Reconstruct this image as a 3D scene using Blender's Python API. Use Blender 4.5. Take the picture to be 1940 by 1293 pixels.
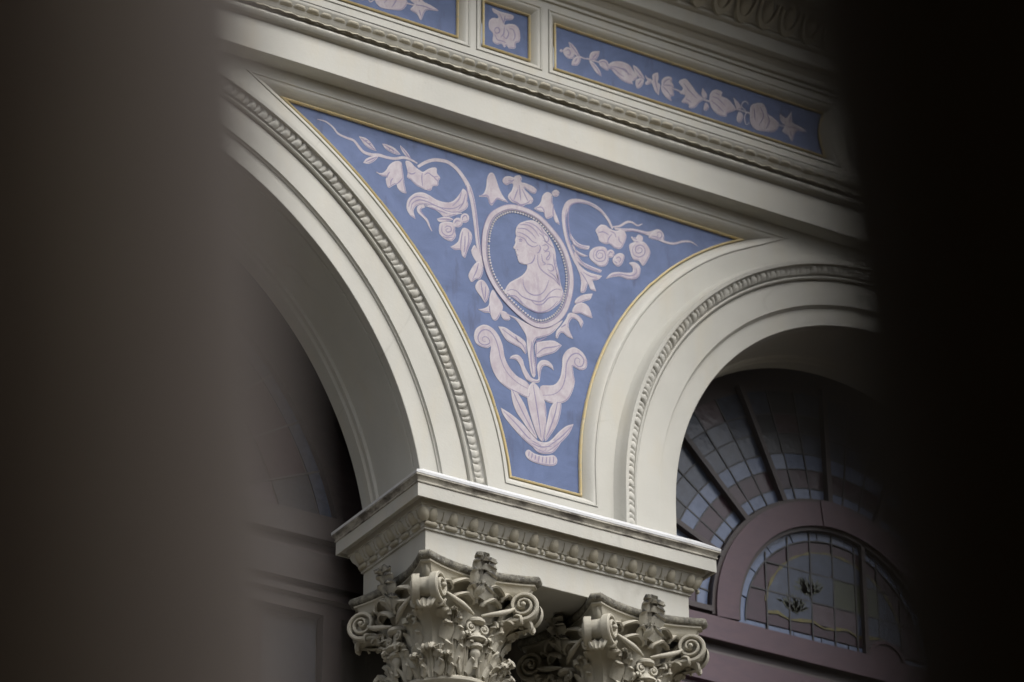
import bpy, bmesh, math, random
from mathutils import Vector, Matrix, noise
R = math.radians
random.seed(7)
scene = bpy.context.scene
for o in list(bpy.data.objects): bpy.data.objects.remove(o)
C = scene.collection

# ---------------------------------------------------------------- camera, sky, sun, exposure
ZS = 8.118                                   # height of the arch springing above the ground
CAM = Vector((-6.6249, -11.5942, 1.6))
TH, PH = R(27.88), R(31.32)
cam_d = bpy.data.cameras.new('camera'); cam = bpy.data.objects.new('camera', cam_d); C.objects.link(cam)
cam.location = CAM
cam.rotation_euler = (R(90) + TH, 0, -PH)
cam_d.sensor_width = 36.0; cam_d.lens = 135.0; cam_d.clip_start = .05; cam_d.clip_end = 2000
cam_d.dof.use_dof = True; cam_d.dof.focus_distance = 14.85; cam_d.dof.aperture_fstop = 2.0
scene.camera = cam
scene.render.resolution_x, scene.render.resolution_y = 1024, 682
world = bpy.data.worlds.new('World'); scene.world = world; world.use_nodes = True
wn = world.node_tree.nodes; wl = world.node_tree.links
for n in list(wn): wn.remove(n)
sky = wn.new('ShaderNodeTexSky'); sky.sky_type = 'NISHITA'; sky.sun_disc = False
SUN_EL, SUN_AZ = R(52), R(172)               # azimuth clockwise from +Y
sky.sun_elevation = SUN_EL; sky.sun_rotation = SUN_AZ
sky.air_density = 1.0; sky.dust_density = 4.0; sky.ozone_density = 1.0
hsv = wn.new('ShaderNodeHueSaturation'); hsv.inputs['Saturation'].default_value = .36
bg = wn.new('ShaderNodeBackground'); bg.inputs[1].default_value = .135
wo = wn.new('ShaderNodeOutputWorld')
wl.new(sky.outputs[0], hsv.inputs['Color']); wl.new(hsv.outputs[0], bg.inputs[0]); wl.new(bg.outputs[0], wo.inputs[0])
sd = bpy.data.lights.new('sun', 'SUN'); sun = bpy.data.objects.new('sun', sd); C.objects.link(sun)
sd.energy = 1.2; sd.angle = R(35); sd.color = (1, .985, .955)
sdir = Vector((math.sin(SUN_AZ)*math.cos(SUN_EL), math.cos(SUN_AZ)*math.cos(SUN_EL), math.sin(SUN_EL)))
sun.rotation_euler = sdir.to_track_quat('Z', 'Y').to_euler(); sun.location = (0, -10, 30)
scene.view_settings.view_transform = 'Standard'; scene.view_settings.look = 'None'
scene.view_settings.exposure = 0.70; scene.view_settings.gamma = 1.0

# ---------------------------------------------------------------- materials
def nodes(name):
    m = bpy.data.materials.new(name); m.use_nodes = True
    nt = m.node_tree; return m, nt.nodes, nt.links, nt.nodes['Principled BSDF']
def ramp(n, l, fac, stops):
    r = n.new('ShaderNodeValToRGB'); l.new(fac, r.inputs[0])
    while len(r.color_ramp.elements) < len(stops): r.color_ramp.elements.new(.5)
    for e, (p, c) in zip(r.color_ramp.elements, stops):
        e.position = p; e.color = (c, c, c, 1) if not isinstance(c, tuple) else (*c, 1)
    return r.outputs[0]
def tex(n, l, scale=(1, 1, 1), sc=1, det=4, rough=.6, dist=0):
    g = n.new('ShaderNodeNewGeometry'); mp = n.new('ShaderNodeMapping'); mp.inputs['Scale'].default_value = scale
    l.new(g.outputs['Position'], mp.inputs[0])
    t = n.new('ShaderNodeTexNoise'); t.inputs['Scale'].default_value = sc; t.inputs['Detail'].default_value = det
    t.inputs['Roughness'].default_value = rough; t.inputs['Distortion'].default_value = dist
    l.new(mp.outputs[0], t.inputs['Vector']); return t.outputs[0]
def mix(n, l, fac, a, b, typ='MIX'):
    m = n.new('ShaderNodeMix'); m.data_type = 'RGBA'; m.blend_type = typ
    for s, v in ((m.inputs['Factor'], fac), (m.inputs['A'], a), (m.inputs['B'], b)):
        if hasattr(v, 'is_output'): l.new(v, s)
        elif isinstance(v, tuple): s.default_value = (*v, 1)
        else: s.default_value = v
    return m.outputs['Result']
def bump(n, l, b, h, strength=.3, dist=.01):
    u = n.new('ShaderNodeBump'); u.inputs['Strength'].default_value = strength; u.inputs['Distance'].default_value = dist
    l.new(h, u.inputs['Height']); l.new(u.outputs[0], b.inputs['Normal'])
def paint(name, col, rough=.62, fine=16, streak=.3, speck=.35, grime=(.13, .115, .09), lichen=0., bstr=.25):
    m, n, l, b = nodes(name)
    big = ramp(n, l, tex(n, l, sc=2.2, det=5), [(.3, .9), (.7, 1.04)])
    c = mix(n, l, 1., col, big, 'MULTIPLY')
    st = ramp(n, l, tex(n, l, (fine, fine, 1.1), 1.0, 5, .65), [(.52, 0.), (.78, 1.)])
    gate = ramp(n, l, tex(n, l, sc=1.6, det=3), [(.45, 0.), (.65, 1.)])
    k = n.new('ShaderNodeMath'); k.operation = 'MULTIPLY'; l.new(st, k.inputs[0]); l.new(gate, k.inputs[1])
    k2 = n.new('ShaderNodeMath'); k2.operation = 'MULTIPLY'; l.new(k.outputs[0], k2.inputs[0]); k2.inputs[1].default_value = streak
    c = mix(n, l, k2.outputs[0], c, (.33, .3, .25))
    sp = ramp(n, l, tex(n, l, sc=46, det=6, rough=.75), [(.63, 0.), (.74, speck)])
    c = mix(n, l, sp, c, grime)
    cr = tex(n, l, (1, 1, 1), .9, 2, .45, .2)
    ab = n.new('ShaderNodeMath'); ab.operation = 'SUBTRACT'; l.new(cr, ab.inputs[0]); ab.inputs[1].default_value = .5
    ab2 = n.new('ShaderNodeMath'); ab2.operation = 'ABSOLUTE'; l.new(ab.outputs[0], ab2.inputs[0])
    crk = ramp(n, l, ab2.outputs[0], [(.0005, 1.), (.0022, 0.)])
    cg = ramp(n, l, tex(n, l, sc=2.7, det=4), [(.52, 0.), (.62, .14)])
    ck = n.new('ShaderNodeMath'); ck.operation = 'MULTIPLY'; l.new(crk, ck.inputs[0]); l.new(cg, ck.inputs[1])
    c = mix(n, l, ck.outputs[0], c, grime)
    yel = ramp(n, l, tex(n, l, (7, 7, 2), 1.0, 5, .65), [(.5, 0.), (.8, .28)])
    c = mix(n, l, yel, c, (.50, .42, .27))
    if lichen:
        g = n.new('ShaderNodeNewGeometry'); sx = n.new('ShaderNodeSeparateXYZ'); l.new(g.outputs['Normal'], sx.inputs[0])
        zz = n.new('ShaderNodeMath'); zz.operation = 'MULTIPLY_ADD'; l.new(sx.outputs['Z'], zz.inputs[0]); zz.inputs[1].default_value = .5; zz.inputs[2].default_value = .5
        upf = ramp(n, l, zz.outputs[0], [(.25, .0), (.5, 1.)])
        lf = ramp(n, l, tex(n, l, sc=34, det=7, rough=.75), [(.34, 0.), (.5, lichen)])
        k3 = n.new('ShaderNodeMath'); k3.operation = 'MULTIPLY'; l.new(upf, k3.inputs[0]); l.new(lf, k3.inputs[1])
        c = mix(n, l, k3.outputs[0], c, (.045, .042, .036))
        wf = ramp(n, l, tex(n, l, sc=60, det=4, rough=.7), [(.62, 0.), (.72, .6)])
        c = mix(n, l, wf, c, (.5, .5, .48))
    l.new(c, b.inputs['Base Color']); b.inputs['Roughness'].default_value = rough
    b.inputs['Specular IOR Level'].default_value = .35
    bump(n, l, b, tex(n, l, sc=70, det=7, rough=.7), bstr, .004)
    return m
CREAM = (0.470, 0.461, 0.416)
M = {}
M['cream'] = paint('cream_paint', CREAM)
M['cream_streaked'] = paint('rain_streaked_cream', CREAM, fine=34, streak=.75, speck=.4)
M['cream_clean'] = paint('cream_paint_smooth', CREAM, streak=.2, speck=.25, bstr=.2)
M['stone'] = paint('cream_capital', (0.415, 0.39, 0.32), rough=.7, streak=.1, speck=.55, bstr=.5)
M['weathered'] = paint('weathered_cream', (0.4144, 0.3959, 0.333), rough=.8, streak=.1, speck=.6, lichen=1., bstr=.7)
def lichen_mat():
    m, n, l, b = nodes('lichened_roll')
    f = ramp(n, l, tex(n, l, sc=38, det=7, rough=.75), [(.38, 0.), (.62, 1.)])
    c = mix(n, l, f, (.075, .07, .058), (.27, .255, .205))
    w_ = ramp(n, l, tex(n, l, sc=55, det=4, rough=.7), [(.61, 0.), (.68, .8)]); c = mix(n, l, w_, c, (.42, .42, .40))
    l.new(c, b.inputs['Base Color']); b.inputs['Roughness'].default_value = .85
    bump(n, l, b, tex(n, l, sc=60, det=7, rough=.75), 1., .006); return m
M['lichen'] = lichen_mat()
M['carved'] = paint('carved_cream', (0.3922, 0.3663, 0.2923), rough=.65, speck=.7, bstr=.5)
M['flashing'] = paint('white_flashing', (0.5772, 0.5846, 0.592), rough=.5, streak=.3, speck=.25)
M['grimy'] = paint('grimy_cream', (0.37, 0.3441, 0.2849), rough=.75, streak=.5, speck=1., bstr=.5)
def grimy(name, col):
    m, n, l, b = nodes(name)
    f = ramp(n, l, tex(n, l, (5, 5, 12), 1.6, 6, .7), [(.44, 0.), (.62, .9)])
    c = mix(n, l, f, col, (.07, .06, .05))
    l.new(c, b.inputs['Base Color']); b.inputs['Roughness'].default_value = .75
    bump(n, l, b, tex(n, l, sc=70, det=6, rough=.7), .5, .004); return m
M['cyma'] = grimy('grimy_cyma', (0.4144, 0.3922, 0.333))
def flat(name, a, b_, sc=(6, 6, 6), rough=.7, stroke=.5, bs=.2, third=None):
    m, n, l, b = nodes(name)
    f = ramp(n, l, tex(n, l, sc, 8, 6, .7, .6), [(.35, 0.), (.68, 1.)])
    c = mix(n, l, f, a, b_)
    if third:
        f2 = ramp(n, l, tex(n, l, (5, 5, 1.4), 3.2, 4, .6), [(.60, 0.), (.74, stroke)])
        c = mix(n, l, f2, c, third)
    l.new(c, b.inputs['Base Color']); b.inputs['Roughness'].default_value = rough
    bump(n, l, b, tex(n, l, (20, 20, 60), 6, 5, .7), bs, .003); return m
M['blue'] = flat('blue_panel_paint', (0.056, 0.087, 0.188), (0.089, 0.129, 0.262), (.7, .7, .9), .6, .9, .3, (0.045, 0.060, 0.132))
M['pink'] = flat('pink_ornament_paint', (0.36, 0.31, 0.345), (0.465, 0.43, 0.45), (4, 4, 2.2), .7, .9, .35, (0.29, 0.245, 0.30))
M['dark_gap'] = flat('dark_gap_line', (0.037, 0.0333, 0.0281), (0.0888, 0.0814, 0.0666), (9, 9, 9))  # dark tone for the painted gap strip over the leaf moulding
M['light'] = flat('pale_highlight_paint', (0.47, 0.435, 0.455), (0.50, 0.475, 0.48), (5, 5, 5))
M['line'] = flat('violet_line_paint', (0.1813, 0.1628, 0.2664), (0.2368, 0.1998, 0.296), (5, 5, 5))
def gold():
    m, n, l, b = nodes('gold_leaf')
    f = ramp(n, l, tex(n, l, sc=30, det=6, rough=.7), [(.4, 0.), (.7, 1.)])
    c = mix(n, l, f, (.68, .53, .25), (.66, .58, .39))
    fl = ramp(n, l, tex(n, l, sc=22, det=6, rough=.75), [(.60, 0.), (.66, .9)]); c = mix(n, l, fl, c, (.45, .42, .34))
    fd = ramp(n, l, tex(n, l, sc=17, det=5, rough=.7), [(.66, 0.), (.74, .8)]); c = mix(n, l, fd, c, (.22, .15, .07)); l.new(c, b.inputs['Base Color'])
    b.inputs['Metallic'].default_value = .15; b.inputs['Roughness'].default_value = .42
    bump(n, l, b, tex(n, l, sc=90, det=4), .4, .003); return m
M['gold'] = gold()
def timber(name, a, b_, rough=.42):
    m, n, l, b = nodes(name)
    f = ramp(n, l, tex(n, l, (3, 3, 9), 4, 6, .7, .5), [(.3, 0.), (.7, 1.)])
    l.new(mix(n, l, f, a, b_), b.inputs['Base Color']); b.inputs['Roughness'].default_value = rough
    bump(n, l, b, tex(n, l, (8, 8, 30), 5, 5), .2, .003); return m
M['maroon'] = timber('maroon_timber', (0.060, 0.032, 0.048), (0.084, 0.045, 0.056))
M['umber'] = timber('umber_timber', (0.021, 0.0155, 0.015), (0.036, 0.026, 0.024))
M['maroon_dark'] = timber('dark_timber', (0.0259, 0.0178, 0.0178), (0.0407, 0.0259, 0.0252))
M['lead'] = timber('lead_came', (0.0222, 0.0222, 0.0259), (0.037, 0.037, 0.0407), .5)
M['ring_groove'] = M['maroon_dark']
def glass(name, col, col2, rough=.2):
    m, n, l, b = nodes(name)
    f = ramp(n, l, tex(n, l, sc=26, det=7, rough=.75), [(.3, 0.), (.7, 1.)])
    l.new(mix(n, l, f, col, col2), b.inputs['Base Color']); b.inputs['Roughness'].default_value = rough
    b.inputs['Specular IOR Level'].default_value = .55
    bump(n, l, b, tex(n, l, sc=40, det=5), .35, .004); return m
M['g_pale'] = glass('pale_blue_glass', (0.092, 0.122, 0.205), (0.142, 0.182, 0.285))
M['g_grey'] = glass('grey_blue_glass', (0.027, 0.036, 0.060), (0.057, 0.074, 0.115))
M['g_purple'] = glass('purple_glass', (0.0266, 0.0126, 0.0207), (0.0503, 0.0237, 0.037))
M['g_olive'] = glass('olive_glass', (0.0666, 0.0629, 0.0148), (0.148, 0.1184, 0.0222))
M['g_green'] = glass('leaf_green_glass', (0.0296, 0.037, 0.0259), (0.0629, 0.0703, 0.037))
M['g_rose'] = glass('rose_glass', (0.0962, 0.074, 0.0888), (0.037, 0.0163, 0.0222))
M['g_dark'] = glass('dark_glass', (0.0222, 0.0259, 0.0333), (0.0444, 0.0481, 0.0592))
M['g_teal'] = glass('green_grey_glass', (0.0666, 0.0925, 0.0925), (0.111, 0.1406, 0.1406))
M['dark_wall'] = paint('dark_plaster', (0.074, 0.0666, 0.0555), rough=.8)  # one dark plaster tone for the surfaces behind the arches
M['post'] = paint('dark_brown_post', (0.26, 0.205, 0.16), rough=.7, streak=.2, speck=.3)
M['post_dark'] = paint('charcoal_post', (0.085, 0.062, 0.034), rough=.8, streak=.2, speck=.3)
M['ground'] = paint('dark_paving', (0.058, 0.040, 0.017), rough=.9)
M['blocker'] = paint('dark_blocker', (0.06, 0.043, 0.025), rough=.85)  # plain dark brown of the added, unseen light blockers

# ---------------------------------------------------------------- mesh helpers
def me_from(name, v, f, mat, ang=35, smooth=True):
    me = bpy.data.meshes.new(name); me.from_pydata([tuple(p) for p in v], [], f)
    bm = bmesh.new(); bm.from_mesh(me); bmesh.ops.recalc_face_normals(bm, faces=bm.faces); bm.to_mesh(me); bm.free()
    if smooth:
        me.shade_smooth(); me.set_sharp_from_angle(angle=R(ang))
    me.materials.append(M[mat] if isinstance(mat, str) else mat); return me
def link(name, me, parent=None, loc=(0, 0, 0), rot=(0, 0, 0), scl=(1, 1, 1)):
    o = bpy.data.objects.new(name, me); C.objects.link(o); o.location = loc; o.rotation_euler = rot; o.scale = scl
    if parent: o.parent = parent
    return o
def thing(name, label, cat, loc=(0, 0, 0), group=None, rot=(0, 0, 0)):
    o = link(name, None, None, loc, rot); o['label'] = label; o['category'] = cat
    if group: o['group'] = group
    return o
def wob(p, a=.0012, s=3.):
    n_ = noise.noise_vector(Vector(p) * s) * a; return (p[0] + n_.x, p[1] + n_.y, p[2] + n_.z)
def strip(rings, closed=False, cap=False):
    v = []; f = []; k = len(rings[0])
    for r in rings: v += [wob(p) for p in r]
    n_ = len(rings)
    for i in range(n_ if closed else n_ - 1):
        for j in range(k - 1):
            a, b = i * k + j, ((i + 1) % n_) * k + j; f.append((a, a + 1, b + 1, b))
    if cap and not closed:
        f.append(tuple(range(k))); f.append(tuple(range((n_ - 1) * k, n_ * k)))
    return v, f
def sweep_x(prof, x0, x1, n_=60, cap=False):            # prof: (y, z)
    return strip([[(x0 + (x1 - x0) * i / n_, y, z) for y, z in prof] for i in range(n_ + 1)], cap=cap)
def sweep_arc(prof, cx, cz, r, a0, a1, n_=90, zbot=None):   # prof: (w, y); angles from +x
    rings = []
    if zbot is not None and a0 > -1e-6: rings += [[(cx + (r + w), y, zbot) for w, y in prof]]
    for i in range(n_ + 1):
        a = a0 + (a1 - a0) * i / n_
        rings.append([(cx + (r + w) * math.cos(a), y, cz + (r + w) * math.sin(a)) for w, y in prof])
    if zbot is not None and a0 > -1e-6: rings += [[(cx - (r + w), y, zbot) for w, y in prof]]
    return strip(rings)
def sweep_rect(prof, x0, x1, y0, y1, n_=10):             # prof: (p, z) outward
    rings = []
    cs = [(x0, y1, -1, 1), (x0, y0, -1, -1), (x1, y0, 1, -1), (x1, y1, 1, 1)]
    for i in range(4):
        a, b = cs[i], cs[(i + 1) % 4]
        for t in range(n_):
            q = t / n_
            rings.append([(a[0] + (b[0]-a[0])*q + p*(a[2] + (b[2]-a[2])*q), a[1] + (b[1]-a[1])*q + p*(a[3] + (b[3]-a[3])*q), z) for p, z in prof])
    return strip(rings, closed=True)
def boxv(x0, x1, y0, y1, z0, z1):
    v = [(x, y, z) for x in (x0, x1) for y in (y0, y1) for z in (z0, z1)]
    return v, [(0, 1, 3, 2), (4, 6, 7, 5), (0, 4, 5, 1), (2, 3, 7, 6), (0, 2, 6, 4), (1, 5, 7, 3)]
def join(*parts):
    V = []; F = []
    for v, f in parts:
        k = len(V); V += list(v); F += [tuple(i + k for i in q) for q in f]
    return V, F
def lathe(prof, n_=24):                                  # (r, z)
    rings = [[(r*math.cos(2*math.pi*i/n_), r*math.sin(2*math.pi*i/n_), z) for r, z in prof] for i in range(n_)]
    return strip(rings, closed=True)
def fill(outer, holes=(), y=0.):
    bm = bmesh.new(); es = []
    for loop in [outer, *holes]:
        vs = [bm.verts.new((x, y, z)) for x, z in loop]
        es += [bm.edges.new((vs[i], vs[(i+1) % len(vs)])) for i in range(len(vs))]
    bmesh.ops.triangle_fill(bm, use_beauty=True, use_dissolve=False, edges=es)
    bm.verts.index_update()
    v = [tuple(p.co) for p in bm.verts]; f = [tuple(q.index for q in t.verts) for t in bm.faces]; bm.free(); return v, f
def smooth_path(pts, closed, seg=5):
    u = []; cor = []; i = 0
    while i < len(pts):
        if i + 1 < len(pts) and pts[i] == pts[i+1]: u.append(pts[i]); cor.append(True); i += 2
        else: u.append(pts[i]); cor.append(False); i += 1
    u = [Vector(p if len(p) == 3 else (p[0], p[1], 0)) for p in u]; m = len(u); out = []
    for i in range(m if closed else m - 1):
        p1, p2 = u[i], u[(i+1) % m]
        p0 = u[i-1] if (closed or i) else 2*p1 - p2
        p3 = u[(i+2) % m] if (closed or i + 2 < m) else 2*p2 - p1
        if cor[i]: p0 = p1
        if cor[(i+1) % m]: p3 = p2
        for j in range(seg):
            t = j / seg
            out.append(.5*((2*p1) + (p2-p0)*t + (2*p0-5*p1+4*p2-p3)*t*t + (3*p1-p0-3*p2+p3)*t**3))
    if not closed: out.append(u[-1])
    return out
def stroke_outline(pts, half):
    l, r = [], []
    for i, p in enumerate(pts):
        d = (pts[min(i+1, len(pts)-1)] - pts[max(i-1, 0)]); d.z = 0
        if d.length < 1e-9: d = Vector((1, 0, 0))
        d.normalize(); nrm = Vector((-d.y, d.x, 0)); h = half(i)
        l.append((p.x + nrm.x*h, p.y + nrm.y*h)); r.append((p.x - nrm.x*h, p.y - nrm.y*h))
    return l, r
def slab(poly, y, t):                                    # thin paint layer standing t proud of y
    try: v, f = fill(poly, y=y - t)
    except Exception: return [], []
    k = len(poly); n0 = len(v)
    v2 = [(x, y - t, z) for x, z in poly] + [(x, y + .0005, z) for x, z in poly]
    f2 = [(i, (i+1) % k, (i+1) % k + k, i + k) for i in range(k)]
    return join((v, f), (v2, f2))
def ribbon(l, r, y, t):
    k = len(l); v = [(x, y - t, z) for x, z in l] + [(x, y - t, z) for x, z in r]
    v += [(x, y + .0005, z) for x, z in l] + [(x, y + .0005, z) for x, z in r]
    f = [(i, i+1, k+i+1, k+i) for i in range(k-1)]
    f += [(i, i+1, 2*k+i+1, 2*k+i) for i in range(k-1)] + [(k+i, k+i+1, 3*k+i+1, 3*k+i) for i in range(k-1)]
    return v, f
def arc_pts(cx, cz, r, a0, a1, n_):
    return [(cx + r*math.cos(a0+(a1-a0)*i/n_), cz + r*math.sin(a0+(a1-a0)*i/n_)) for i in range(n_+1)]
def offset(loop, d):                                     # mitred outward offset of a CCW loop
    out = []; k = len(loop)
    for i in range(k):
        p0, p1, p2 = Vector(loop[i-1]), Vector(loop[i]), Vector(loop[(i+1) % k])
        a = (p1-p0).normalized(); b = (p2-p1).normalized()
        na, nb = Vector((a.y, -a.x)), Vector((b.y, -b.x)); m = na + nb
        m = m / max(m.length_squared, 1e-6) * 2
        out.append(tuple(p1 + m*d))
    return out

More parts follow.
